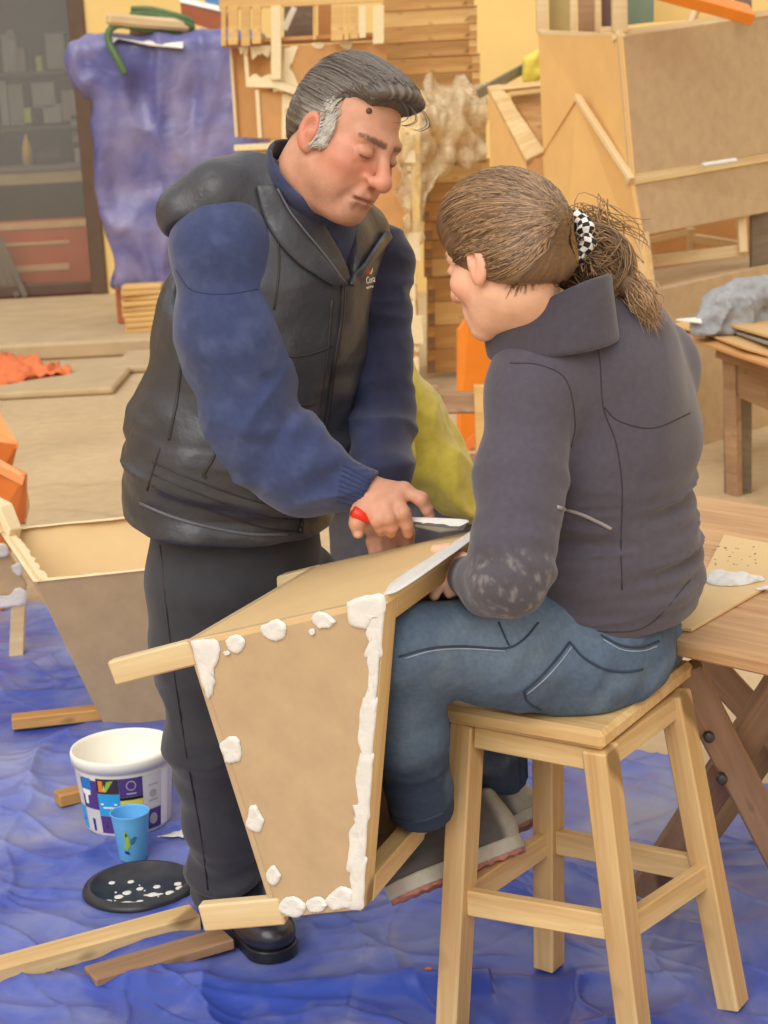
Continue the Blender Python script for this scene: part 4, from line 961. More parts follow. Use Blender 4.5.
# paint splash and orange chips on tarpaulin
patch('paint_splash', gnd(176, 832, .012), V(0, 0, 1), V(1, 0, 0), [(-.04, -.02), (.0, .0), (.04, .03), (.05, .0), (.02, -.03)], .002, 'putty', None, .5)
tag(bpy.data.objects['paint_splash'], 'white paint smear on the tarpaulin right of the bucket', 'paint smear')
for k, (x, y) in enumerate(((412, 978), (416, 986), (430, 984), (398, 976), (428, 969))):
    o = patch('orange_chip', gnd(x, y, .014), V(0, 0, 1), V(1, 0, 0), [(-.008, 0), (0, .005), (.009, .002), (.003, -.005)], .002, 'orange_cloth', None, .3)
    tag(o, ['leftmost of the two upper', 'longest', 'rightmost', 'smallest left', 'topmost'][k] + ' orange paint chip on the tarpaulin near the stool', 'paint chip', 'orange paint chips on the tarpaulin')
# olive garment hanging behind the man's arm
GY = 4.3
plain('olive_cloth', srgb(176, 160, 60), .95, .10, 60, .3, .002, sheen=.3)
plain('dark_trouser_cloth', srgb(78, 76, 80), .9, .1, 40, .2)
gt = thing('olive_garment', 'olive green fleece garment draped over a dark seat behind the two people', 'garment', gnd(430, 640))
def gfold(P, seed): return .010 * (1 - 2 * np.abs(fbm(P * np.array((1.5, 1, 1.0), np.float32) @ np.array([[.8, 0, .6], [0, 1, 0], [-.6, 0, .8]], np.float32), 7, 3, seed)))
def outl(px, Y, dep, rnd, seed):
    pw = np.array([at(x, y, Y)[[0, 2]] for x, y in px])
    def f(P):
        d2 = poly2(P[:, [0, 2]], pw) + rnd; d1 = np.abs(P[:, 1] - Y) - dep / 2 + rnd
        return np.minimum(np.maximum(d2, d1), 0) + np.sqrt(np.maximum(d2, 0) ** 2 + np.maximum(d1, 0) ** 2) - rnd - gfold(P, seed)
    return f, (pw[:, 0].min() - .04, Y - dep / 2 - .04, pw[:, 1].min() - .04), (pw[:, 0].max() + .04, Y + dep / 2 + .04, pw[:, 1].max() + .04)
f, lo, hi = outl([(330, 340), (398, 342), (415, 368), (438, 400), (456, 432), (468, 460), (478, 488), (479, 510), (466, 519), (444, 514), (428, 499), (400, 490), (330, 500)], GY, .26, .09, 3)
sdf_mesh('body', f, lo, hi, .009, 'olive_cloth', gt)
f, lo, hi = outl([(330, 370), (398, 372), (408, 392), (413, 420), (414, 458), (405, 463), (380, 455), (330, 450)], GY - .15, .05, .02, 6)
sdf_mesh('flap', f, lo, hi, .008, 'olive_cloth', gt)
f, lo, hi = outl([(330, 470), (425, 492), (470, 512), (474, 540), (462, 650), (456, 752), (340, 758)], GY + .02, .22, .08, 8)
sdf_mesh('dark_seat', f, lo, hi, .012, 'dark_trouser_cloth', gt)
# ================================================================== people
from mathutils.bvhtree import BVHTree
def rotm(ax, ay, az):
    cx, sx, cy, sy, cz, sz = math.cos(ax), math.sin(ax), math.cos(ay), math.sin(ay), math.cos(az), math.sin(az)
    return np.array([[cz, -sz, 0], [sz, cz, 0], [0, 0, 1]]) @ np.array([[1, 0, 0], [0, cx, -sx], [0, sx, cx]]) @ np.array([[cy, 0, sy], [0, 1, 0], [-sy, 0, cy]])
def bvh_of(*objs):
    vs = []; fs = []
    for o in objs:
        me = o.data; n = len(me.vertices); co = np.empty(n * 3, np.float32); me.vertices.foreach_get('co', co); co = co.reshape(-1, 3)
        w = np.array(WM[o.name]); co = co @ w[:3, :3].T + w[:3, 3]
        base = len(vs); vs += co.tolist(); fs += [[base + i for i in p.vertices] for p in me.polygons]
    return BVHTree.FromPolygons([Vector(v) for v in vs], fs)
def hit(bv, x, y):
    d = Vector(ray(x, y)).normalized(); loc, nor, i, dist = bv.ray_cast(Vector(O), d)
    if loc is None: return None, None
    nor = np.array(nor); nor = nor if nor @ np.array(d) < 0 else -nor
    return np.array(loc), nor
def seam(name, bv, pts, r, mat, parent, off=.0, n=6, seg=6, flat=None):
    """raised line on a surface: photo-pixel polyline dropped on the mesh"""
    q = catmull([V(x, y, 0) for x, y in pts], n); P = []
    for p in q:
        l, nn = hit(bv, p[0], p[1])
        if l is not None: P.append(l + nn * off)
    if len(P) > 2: return tube(name, P, r, mat, parent, seg)
def attr_mat(name, rough=.6, spec=.4, bscale=300, bs=.1, bd=.0006, sss=0, sheen=0, var=0.0, vscale=40, coat=0):
    mt, nt, b = newmat(name)
    at_ = _n(nt, 'ShaderNodeVertexColor'); at_.layer_name = 'tone'; c = at_.outputs[0]
    if var:
        no = noise(nt, vscale, 5, .6); c = mixc(nt, 1.0, c, ramp(nt, no, [(.3, (1 - var,) * 3 + (1,)), (.7, (1 + var,) * 3 + (1,))]), 'MULTIPLY')
    nt.links.new(c, b.inputs['Base Color']); b.inputs['Roughness'].default_value = rough; b.inputs['Specular IOR Level'].default_value = spec
    if sss: b.inputs['Subsurface Weight'].default_value = sss; b.inputs['Subsurface Radius'].default_value = (.012, .005, .003); b.inputs['Subsurface Scale'].default_value = .6
    if sheen: b.inputs['Sheen Weight'].default_value = sheen
    if coat: b.inputs['Coat Weight'].default_value = coat
    if bs: bump(nt, b, noise(nt, bscale, 3, .6), bs, bd)
    return mt
attr_mat('skin', .5, .4, 240, .12, .0006, .12, var=.07, vscale=45)
attr_mat('hair', .42, .5, 500, .1, .0004, var=.1, vscale=60)
attr_mat('cloth_tone', .9, .25, 420, .35, .0008, sheen=.25, var=.10, vscale=90)
attr_mat('denim', .85, .25, 700, .4, .0006, var=.14, vscale=120)
def lin(r, g, b): return np.array(srgb(r, g, b)[:3], np.float32)
def tone(base): return lambda P: np.tile(np.asarray(base, np.float32), (len(P), 1))
def blend(c, w, col): w = np.clip(w, 0, 1)[:, None]; return c * (1 - w) + np.asarray(col, np.float32) * w
def ss(x, a, b): t = np.clip((x - a) / (b - a), 0, 1); return t * t * (3 - 2 * t)
def strands(name, lines, rad, cols, mat, parent, seg=4):
    vs = []; fs = []; cc = []
    for L_, c in zip(lines, cols):
        L_ = np.asarray(L_); n = len(L_); T = np.gradient(L_, axis=0); T /= np.linalg.norm(T, axis=1, keepdims=True) + 1e-9
        a = np.cross(T, V(.3, .5, .8)); a /= np.linalg.norm(a, axis=1, keepdims=True) + 1e-9; b = np.cross(T, a)
        tt_ = np.linspace(0, 1, n); r = rad * (np.minimum(1, 4 * tt_ + .3)) * (np.minimum(1, 3 * (1 - tt_) + .15))
        base = len(vs)
        for k in range(seg):
            pass
        ang = [2 * math.pi * k / seg for k in range(seg)]
        R_ = np.stack([L_ + (a * math.cos(q) + b * math.sin(q)) * r[:, None] for q in ang], 1).reshape(-1, 3)
        vs.extend(R_.tolist()); cc.extend([tuple(c) + (1,)] * len(R_))
        for i in range(n - 1):
            for k in range(seg):
                k2 = (k + 1) % seg; fs.append((base + i * seg + k, base + i * seg + k2, base + (i + 1) * seg + k2, base + (i + 1) * seg + k))
    o = from_np(name, vs, fs, mat, parent, True)
    ca = o.data.color_attributes.new('tone', 'FLOAT_COLOR', 'POINT'); ca.data.foreach_set('color', np.array(cc, np.float32).ravel())
    return o
def dirfold(P, a, b, amp, fa, fr, seed, sharp=1.0):
    """folds that run around the axis a-b: fine along it, slow across it"""
    ez = unit(np.asarray(b) - np.asarray(a)).astype(np.float32); w = (P - np.asarray(a, np.float32)) @ ez
    q = (P - w[:, None] * ez) * fr + (w * fa)[:, None] * ez
    return amp * (1 - 2 * np.abs(fbm(q, 1.0, 2, seed)) ** sharp)

# ---------------------------------------------------------------- head
def head_field(Q, man=True):
    """Q: points in the head frame (x right, y forward, z up), unit head"""
    sx = np.abs(Q[:, 0]); S = np.stack([sx, Q[:, 1], Q[:, 2]], 1)
    d = ell(Q, (0, -.015, .036), (.076, .097, .086))
    d = smin(d, ell(Q, (0, .026, -.040), (.062 if man else .057, .066, .082)), .03)
    d = smin(d, cap(S, (.049 if man else .046, .000, -.060), (.014, .066, -.104), .019 if man else .017, .018), .028)
    d = smin(d, ell(Q, (0, .076, -.106), (.022, .018, .017)), .02)
    d = smin(d, ell(S, (.044, .054, -.030), (.025, .026, .022)), .025)
    if man:
        d = smin(d, ell(S, (.040, .048, -.070), (.022, .026, .026)), .022)
        d = smin(d, ell(Q, (0, .030, -.112), (.040, .045, .020)), .025)
    d = smin(d, cap(S, (.0, .088, .020), (.042, .072, .020), .012, .011), .018)
    # eyes
    d = smax(d, -ell(S, (.032, .101, -.004), (.020, .018, .012)), .014)
    d = smin(d, ell(S, (.032, .0785, -.0035), (.0165, .0145, .0135)), .004)
    d = smax(d, -cap(S, (.015, .098, .0080), (.049, .085, .0065), .0034), .005)
    if man: d = smax(d, -cap(S, (.018, .097, -.0200), (.046, .086, -.0225), .0026), .007)
    d = smax(d, -cap(S, (.019, .0955, -.0095), (.046, .0845, -.0105), .0012), .002)
    # nose
    n = cap(Q, (0, .090, .008), (0, .114, -.034), .0085, .0125); n = smin(n, ell(Q, (0, .116, -.040), (.0155, .0145, .0135) if man else (.012, .012, .011)), .010)
    n = smin(n, ell(S, (.0155 if man else .012, .101, -.043), (.0105, .012, .0095)), .007)
    d = smin(d, n, .012)
    d = smax(d, -ell(S, (.008, .110, -.0535), (.0045, .006, .004)), .003)
    # mouth
    d = smin(d, ell(Q, (0, .082, -.075), (.032, .020, .022)), .015)
    d = smin(d, cap(S, (0, .0990, -.0695), (.022, .088, -.0735), .0062, .0035), .006)
    d = smin(d, cap(S, (0, .0970, -.0825), (.020, .088, -.0790), .0072, .004), .006)
    d = smax(d, -cap(S, (0, .1065, -.0757), (.028, .0895, -.0775), .0026), .005)
    if man: d = smax(d, -cap(S, (.021, .098, -.048), (.038, .083, -.085), .0034), .012)
    if man: d = smax(d, -cap(S, (.0, .104, .034), (.030, .096, .036), .0014), .008)
    d = smax(d, -cap(S, (0, .102, -.0925), (.012, .098, -.0925), .004), .012)
    # ears
    e = ell(S, (.079, -.012, -.010), (.011, .020, .033)); e = smax(e, -ell(S, (.091, -.006, -.006), (.012, .011, .021)), .006)
    e = smin(e, ell(S, (.083, -.004, -.014), (.006, .006, .010)), .006); e = smin(e, ell(S, (.077, -.004, -.036), (.008, .011, .012)), .008)
    d = smin(d, e, .006)
    return d
def face_color(Q, base, lip, red, man=True):
    S = np.stack([np.abs(Q[:, 0]), Q[:, 1], Q[:, 2]], 1)
    c = np.tile(np.asarray(base, np.float32), (len(Q), 1))
    c = blend(c, .30 * np.exp(-(ell(Q, (0, .112, -.036), (.02, .02, .022)).clip(0) / .012) ** 2), red)
    c = blend(c, .40 * np.exp(-(ell(S, (.046, .06, -.032), (.018, .03, .018)).clip(0) / .02) ** 2), red)
    c = blend(c, .5 * ss(-ell(S, (.084, -.01, -.01), (.02, .024, .036)), -.004, .004), red)
    c = blend(c, .8 * ss(-np.minimum(cap(S, (0, .099, -.0705), (.020, .09, -.0735), .0045, .002), cap(S, (0, .098, -.081), (.018, .09, -.0785), .0052, .0025)), -.002, .001), lip)
    c = blend(c, .9 * ss(-cap(S, (0, .101, -.0757), (.028, .0895, -.0775), .0030), -.0015, .001), np.asarray(lip) * .4)
    bw = cap(S, (.014, .099, .0185), (.053, .074, .0205), .0062, .0042) - .002 * vnoise(Q, 500, 3)
    c = blend(c, .75 * ss(-bw, -.002, .002), lin(62, 50, 46) if man else lin(110, 84, 66))
    c = blend(c, .9 * ss(-cap(S, (.017, .0955, -.0090), (.048, .0835, -.0105), .0022), -.001, .0008), lin(56, 38, 34))
    c = blend(c, .35 * ss(-ell(S, (.032, .088, -.004), (.02, .02, .014)), -.003, .003), np.asarray(base) * .62)
    if man:
        jaw = ss(-Q[:, 2], .050, .085) * ss(Q[:, 1], -.01, .04)
        c = blend(c, jaw * (.22 + .12 * vnoise(Q, 300, 9)), lin(120, 92, 84))
        for zz_ in (-.002, -.010, -.018): c = blend(c, .35 * ss(-cap(S, (.050, .074, -.008 + .3 * (zz_ + .01)), (.063, .055, zz_), .0008), -.001, .0006), np.asarray(base) * .5)
    c = c * (1 + .05 * fbm(Q, 60, 2, 13))[:, None]
    return c

# ================================================================== the standing man
MF = unit(V(.80, -.60, 0)); MR = V(MF[1], -MF[0], 0)          # facing, his right
man = thing('person', 'standing person in navy sweater and black vest leaning over the planter with a putty knife', 'person', gnd(245, 935))
HC = V(-.029, 2.94, 1.5388); HR = rotm(math.radians(-22), math.radians(-17), math.radians(-136)); HS = .95
tl_h = lambda P: ((P - HC.astype(np.float32)) @ HR.astype(np.float32)) / HS
fw_h = lambda q: HC + HR @ (np.asarray(q, float) * HS)
nb_ = at(300, 200, 3.04)                                          # neck base
shR, elR, wrR = at(222, 247, 2.93), at(256, 432, 2.92), at(366, 491, 2.88)
shL, elL, wrL = at(372, 262, 3.20), at(379, 420, 3.12), at(384, 500, 2.99)
pel, bel, chs, upc = at(236, 530, 3.10), at(243, 445, 3.08), at(265, 325, 3.06), at(288, 255, 3.05)
HY_ = 2.86
kn = {'i': at(404, 491, 2.855), 'm': at(396, 499, 2.845), 'r': at(385, 505, 2.84), 'p': at(374, 510, 2.842)}
fing = {'i': [kn['i'], at(421, 499, 2.84), at(427, 509, 2.845), at(430, 517, 2.85)], 'm': [kn['m'], at(403, 513, 2.825), at(407, 525, 2.83), at(408, 533, 2.84)],
        'r': [kn['r'], at(389, 518, 2.82), at(392, 527, 2.825), at(391, 533, 2.84)], 'p': [kn['p'], at(377, 521, 2.825), at(380, 528, 2.83), at(381, 532, 2.845)]}
thumb = [at(368, 500, 2.86), at(360, 512, 2.845), at(357, 523, 2.838), at(358, 533, 2.84)]
fr_ = {'i': (.0125, .0110, .0100, .0085), 'm': (.0130, .0115, .0105, .009), 'r': (.0125, .0110, .0100, .0085), 'p': (.0115, .0098, .009, .0078)}
exh = kn['i'] - kn['p']
lk = [at(394, 525, 2.95), at(388, 527, 2.945), at(381, 528, 2.94), at(374, 529, 2.945)]
def box_mask(P, lo, hi): return ((P > np.asarray(lo, np.float32)) & (P < np.asarray(hi, np.float32))).all(1)
def man_body(P):
    d = np.full(len(P), .3, np.float32)
    hm = np.linalg.norm(P - HC.astype(np.float32), axis=1) < .24
    if hm.any(): d[hm] = head_field(tl_h(P[hm])) * HS
    nk = tubes(P, [fw_h((0, -.035, -.03)), fw_h((0, -.032, -.08)), nb_], [.054, .055, .066], .03)
    d = smin(d, nk, .02)
    d = smin(d, chain(P, [pel, bel, chs, upc, nb_], [(.13, .10), (.15, .11), (.15, .10), (.12, .08), (.07, .06)], MR, .05), .04)
    d = smin(d, tubes(P, [upc + (shR - upc) * .5, shR, elR, wrR], [.05, .048, .036, .027], .02), .03)
    d = smin(d, tubes(P, [upc + (shL - upc) * .5, shL, elL, wrL], [.05, .045, .034, .027], .02), .03)
    km = box_mask(P, at(340, 560, 2.9) - V(.05, .2, .06), at(450, 470, 2.9) + V(.06, .25, .06))
    if km.any():
        Q = P[km]; h = eseg(Q, wrR, (kn['m'] + kn['r']) / 2, (.029, .021), (.043, .0165), exh)
        for k in 'imrp':
            h = smin(h, ell(Q, kn[k], (.0135,) * 3), .010)
        h = smin(h, tubes(Q, thumb, [.019, .0145, .012, .0095], .008), .012)
        for k in 'imrp':
            f_ = tubes(Q, fing[k], fr_[k], .003)
            f_ = smin(f_, ell(Q, fing[k][1], (fr_[k][1] * 1.12,) * 3), .004)
            h = smin(h, f_, .006)
        hl = eseg(Q, wrL, (lk[1] + lk[2]) / 2, (.029, .020), (.040, .017), lk[0] - lk[3])
        for k, b in enumerate(lk):
            f_ = tubes(Q, [b, b + V(-.004, -.022, -.016), b + V(-.002, -.030, -.036)], [.0115, .0105, .009], .004); hl = smin(hl, f_, .005)
        hl = smin(hl, tubes(Q, [wrL + V(.02, -.01, -.02), lk[0] + V(.02, -.02, -.01), lk[0] + V(.022, -.03, -.03)], [.017, .013, .010], .008), .01)
        d[km] = smin(smin(d[km], h, .012), hl, .012)
    return d
SKM = lin(202, 148, 122)
def man_col(P):
    c = np.tile(SKM, (len(P), 1)); hm = np.linalg.norm(P - HC.astype(np.float32), axis=1) < .2
    c[hm] = face_color(tl_h(P[hm]), SKM, lin(170, 96, 88), lin(206, 116, 96))
    for k in 'imr':
        t = np.asarray(fing[k][3]); n_ = t + unit(O - t) * .006 + V(0, 0, .003)
        c = blend(c, .8 * ss(-(np.linalg.norm(P - n_.astype(np.float32), axis=1) - .0062), -.001, .001), lin(232, 186, 164))
        for j in (1,):
            c = blend(c, .35 * np.exp(-(np.linalg.norm(P - np.asarray(fing[k][j], np.float32), axis=1) / .011) ** 4), lin(180, 108, 86))
    t = thumb[3] + unit(O - thumb[3]) * .008
    c = blend(c, .8 * ss(-(np.linalg.norm(P - t.astype(np.float32), axis=1) - .0065), -.001, .001), lin(236, 194, 172))
    return c
mb = sdf_mesh('body', man_body, (-.48, 2.70, .78), (.12, 3.32, 1.70), .0026, 'skin', man, man_col)
bvb = bvh_of(mb)
l, nn = hit(bvb, 369, 111)
if l is not None: blob('mole', l, (.005, .005, .005), plain('mole_brown', srgb(96, 62, 54), .6, .05, 40, 0), None, None, 0, .0015, parent=man)

# sweater
def sweater(P):
    d = chain(P, [pel, bel, chs, upc, nb_ + V(0, 0, -.03)], [(.165, .12), (.175, .14), (.18, .125), (.15, .10), (.08, .07)], MR, .06)
    s = tubes(P, [upc + (shR - upc) * .55, shR, at(230, 330, 2.915), elR, at(300, 470, 2.895), at(338, 482, 2.885)], [.070, .079, .078, .073, .058, .043], .035)
    s = s - dirfold(P, shR, elR, .010, 15, 4, 31) * ss(P[:, 2], 1.30, 1.12) - .006 * fbm(P, 8, 2, 5)
    bb = ss(np.linalg.norm(P - (elR + V(.03, 0, .02)).astype(np.float32), axis=1), .16, .05)
    s = s - dirfold(P, elR, wrR, .014, 20, 4, 37) * bb
    d = smin(d, s, .03)
    cf = tubes(P, [at(336, 481, 2.886), at(367, 491, 2.878)], [.041, .037], .01)
    axc = unit(wrR - elR).astype(np.float32); q = (P - elR.astype(np.float32)); w = q @ axc; rr = q - w[:, None] * axc
    ang = np.arctan2(rr @ np.cross(axc, V(0, 1, 0)).astype(np.float32), rr[:, 1])
    cf = np.maximum(cf, w - (wrR - elR) @ axc - .004) - .0016 * np.sin(ang * 34)
    d = smin(d, cf, .008)
    t = tubes(P, [upc + (shL - upc) * .55, shL, elL, at(384, 470, 3.0)], [.06, .062, .056, .046], .03) - dirfold(P, shL, elL, .009, 16, 5, 41)
    d = smin(d, t, .03)
    nd = smax(tubes(P, [nb_ + V(0, 0, -.05), nb_, fw_h((0, -.040, -.075))], [.095, .088, .080], .02), -tubes(P, [nb_ + V(0, 0, -.05), nb_, fw_h((0, -.035, -.06)), fw_h((0, -.03, -.02))], [.078, .073, .071, .072], .02), .006)
    up_n = unit(fw_h((0, -.035, -.05)) - nb_).astype(np.float32)
    top = (P - fw_h((0, -.055, -.085)).astype(np.float32)) @ unit(HR @ V(0, .45, .9)).astype(np.float32)
    nd = smax(nd, top, .006)
    return smin(d, nd, .012)
def sweater_col(P):
    c = np.tile(lin(56, 66, 104), (len(P), 1))
    c = blend(c, .25 * ss(fbm(P, 30, 3, 77), -.2, 1.0), lin(96, 108, 150))
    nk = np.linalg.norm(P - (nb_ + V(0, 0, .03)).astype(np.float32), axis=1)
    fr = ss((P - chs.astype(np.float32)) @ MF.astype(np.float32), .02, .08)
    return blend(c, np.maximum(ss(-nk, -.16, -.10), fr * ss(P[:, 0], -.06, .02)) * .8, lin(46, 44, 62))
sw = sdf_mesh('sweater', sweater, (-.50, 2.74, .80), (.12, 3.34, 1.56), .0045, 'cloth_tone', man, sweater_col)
# vest
vtop = at(283, 200, 3.03)
def vest(P):
    q = P - chs.astype(np.float32); lat = q @ MR.astype(np.float32); fwd = q @ MF.astype(np.float32)
    hem = at(228, 520, 3.10); 
    d = chain(P, [hem + V(0, 0, -.01), at(235, 470, 3.09), bel + V(0, 0, .03), chs, upc, vtop], [(.186, .150), (.196, .160), (.198, .160), (.196, .146), (.172, .122), (.105, .085)], MR, .06)
    d = smin(d, tubes(P, [at(270, 178, 3.0), at(215, 200, 2.95), at(186, 212, 2.945)], [.055, .060, .050], .03), .035)
    d = smin(d, tubes(P, [at(325, 205, 3.1), at(360, 232, 3.15)], [.052, .05], .03), .035)
    # puffy quilting
    d = d - (.010 * fbm(P, 7, 3, 51)) - dirfold(P, hem, chs, .008, 24, 3.5, 53) * ss(P[:, 2], 1.2, .95) - .006 * np.abs(np.sin((P[:, 2] - .05 * lat) * 24)) * ss(P[:, 2], 1.22, 1.05)
    # hem plane
    hn = unit(V(-.16 * MF[0], -.16 * MF[1], -1.0)).astype(np.float32); d = smax(d, (P - at(240, 522, 3.06).astype(np.float32)) @ hn, .012)
    # arm holes
    d = smax(d, -tubes(P, [shR + (shR - upc) * .12 + V(0, 0, -.03), shR + (shR - upc) * 1.2 + V(0, 0, -.08)], [.075, .10], .02), .014)
    # open neck: wedge between the lapels
    z0 = at(343, 283, 2.95)[2]; wdt = (P[:, 2] - z0) * .42
    zc = .025
    wedge = np.maximum(np.abs(lat + zc) - wdt, .02 - fwd)
    wedge = np.maximum(wedge, z0 - P[:, 2])
    d = smax(d, -wedge, .008)
    neck = tubes(P, [nb_ + V(0, 0, -.10), nb_ + V(0, 0, .12)], [.070, .088], .01)
    d = smax(d, -neck, .012)
    return d
def vest_col(P):
    c = np.tile(lin(74, 70, 68), (len(P), 1)); return c
plain('vest_nylon', srgb(60, 61, 68), .40, .10, 10, .5, .010, spec=.5, bscale=13)
vs_ = sdf_mesh('vest', vest, (-.52, 2.74, .80), (.12, 3.36, 1.56), .0045, 'vest_nylon', man)
bvv = bvh_of(vs_); plain('zip_dark', srgb(44, 42, 44), .4, .1, 60, .2); plain('seam_dark', srgb(50, 46, 46), .5, .1, 60, .1); plain('piping', srgb(92, 92, 100), .4, .1, 60, .1)
seam('zipper', bvv, [(343, 284), (341, 320), (333, 370), (326, 420), (316, 460), (306, 500), (300, 532)], .0045, 'zip_dark', vs_, .001, 8)
seam('quilt_seam', bvv, [(332, 300), (328, 350), (322, 400), (312, 450)], .0022, 'seam_dark', vs_)
seam('quilt_seam', bvv, [(182, 360), (177, 400), (172, 425), (169, 440)], .003, 'seam_dark', vs_)
seam('pocket_seam', bvv, [(218, 446), (212, 460), (204, 474), (206, 478)], .003, 'seam_dark', vs_)
seam('pocket_seam', bvv, [(160, 448), (153, 470), (147, 490)], .002, 'seam_dark', vs_)
for dy in (0, 12, 24):
    seam('quilt_seam', bvv, [(152, 462 + dy), (190, 478 + dy), (235, 495 + dy), (270, 505 + dy), (300, 508 + dy)], .0016, 'seam_dark', vs_)
seam('quilt_seam', bvv, [(272, 352), (295, 357), (318, 352), (332, 346)], .0016, 'seam_dark', vs_)
seam('quilt_seam', bvv, [(272, 400), (295, 406), (315, 404)], .0016, 'seam_dark', vs_)
seam('shoulder_seam', bvh_of(sw), [(176, 270), (192, 290), (225, 294), (258, 289)], .0011, plain('seam_navy', srgb(50, 58, 94), .9, .05, 40, 0), sw)
bvsw = bvh_of(sw)
for k in range(8):
    t = k / 7; seam('cuff_rib', bvsw, [(343 - 7 * t, 465 + 36 * t), (356 - 5 * t, 472 + 33 * t), (370 - 4 * t, 480 + 28 * t)], .0013, 'seam_navy', sw)
seam('hem_piping', bvv, [(140, 503), (170, 516), (205, 526), (250, 534), (288, 534)], .0035, 'piping', vs_)
seam('quilt_seam', bvv, [(268, 200), (277, 230), (279, 270), (274, 310)], .002, 'seam_dark', vs_)
# collar lapels
def ribbon(name, bv, inner, outer, off, th, mat, parent, n=8):
    a = catmull([V(x, y, 0) for x, y in inner], n); b = catmull([V(x, y, 0) for x, y in outer], n); rows = []
    for p, q in zip(a, b):
        r = []
        for t in (0, .33, .66, 1):
            w = p * (1 - t) + q * t; l, nn = hit(bv, w[0], w[1])
            if l is None: r = None; break
            r.append(l + nn * (off * (1.4 - .8 * t)))
        if r: rows.append(r)
    vs = [p for r in rows for p in r]; fs = [(i * 4 + k, i * 4 + k + 1, (i + 1) * 4 + k + 1, (i + 1) * 4 + k) for i in range(len(rows) - 1) for k in range(3)]
    o = from_np(name, vs, fs, mat, parent, True); md = o.modifiers.new('thickness', 'SOLIDIFY'); md.thickness = th; md.offset = 0
    sbd = o.modifiers.new('round', 'SUBSURF'); sbd.levels = 1; sbd.render_levels = 1
    return o
ribbon('collar', bvv, [(274, 186), (290, 218), (312, 246), (341, 284)], [(254, 186), (266, 226), (294, 262), (332, 287)], .007, .010, 'vest_nylon', vs_)
ribbon('collar', bvv, [(389, 218), (380, 234), (364, 258), (347, 284)], [(395, 224), (387, 242), (369, 264), (350, 287)], .006, .009, 'vest_nylon', vs_)
seam('zip_teeth', bvv, [(276, 190), (291, 219), (313, 247), (341, 284)], .0022, 'piping', vs_, .012)
# chest logo
def text_mesh(body, size):
    cu = bpy.data.curves.new('lettering', 'FONT'); cu.body = body; cu.size = size; cu.extrude = .0004
    o = bpy.data.objects.new('lettering', cu); COL.objects.link(o)
    bpy.context.view_layer.update(); dg = bpy.context.evaluated_depsgraph_get(); me = bpy.data.meshes.new_from_object(o.evaluated_get(dg))
    bpy.data.objects.remove(o); return me
l, nn = hit(bvv, 363, 284)
if l is not None:
    n_ = unit(nn * V(1, 1, .3)); ex = unit(np.cross(V(0, 0, 1), n_)); ey = np.cross(n_, ex)
    for body, size, dx, dy in (('Cora', .017, 0, 0), ('wet it so', .0075, .0005, -.0085)):
        me = text_mesh(body, size); p = l + n_ * .006 + ex * dx + ey * dy
        mesh_obj('logo_lettering', me, 'paper_white', vs_, frame_mat(p, ex, ey, n_))
    def lp(pts, mt):
        q = [l + n_ * .0065 + ex * x + ey * y for x, y in pts]; slab('logo_mark', q, .0005, mt, vs_, bev=0)
    lp([(.001, .016), (.001, .024), (.008, .026), (.014, .021), (.018, .016), (.010, .017)], plain('logo_red', srgb(206, 60, 44), .6, .05, 20, 0))
    lp([(.012, .0155), (.019, .018), (.027, .025), (.026, .018), (.020, .0145)], plain('logo_cream', srgb(240, 220, 170), .6, .05, 20, 0))
# trousers
hpR, knR, anR = at(203, 585, 3.04), at(208, 735, 3.10), at(232, 888, 3.32)
hpL, knL, anL = at(290, 590, 3.22), at(300, 730, 3.36), at(296, 822, 3.66)
def trousers(P):
    d = chain(P, [pel + V(0, 0, .06), pel + V(0, 0, -.06)], [(.165, .125), (.17, .135)], MR, .04)
    r = tubes(P, [hpR, at(203, 650, 3.06), knR, at(222, 820, 3.22), anR], [.089, .080, .071, .070, .069], .05)
    l_ = tubes(P, [hpL, knL, anL], [.10, .078, .070], .05)
    r = r - dirfold(P, hpR, knR, .008, 9, 5, 61) - dirfold(P, knR, anR, .018, 18, 3, 63) * ss(-(P[:, 2] - anR[2]), -.16, -.02) - .004 * fbm(P, 8, 2, 67)
    r = np.maximum(r, (anR[2] - .055) - P[:, 2]); l_ = np.maximum(l_, (anL[2] - .055) - P[:, 2])
    return smin(smin(d, r, .04), l_, .02)
tr = sdf_mesh('trousers', trousers, (-.50, 2.86, .02), (.16, 3.80, .98), .006, plain('trouser_cloth', srgb(56, 57, 64), .9, .12, 30, .3, .002, sheen=.15, bscale=300), man)
bvt = bvh_of(tr); seam('trouser_seam', bvt, [(160, 545), (170, 640), (184, 740), (200, 830), (208, 890)], .0016, 'zip_dark', tr)
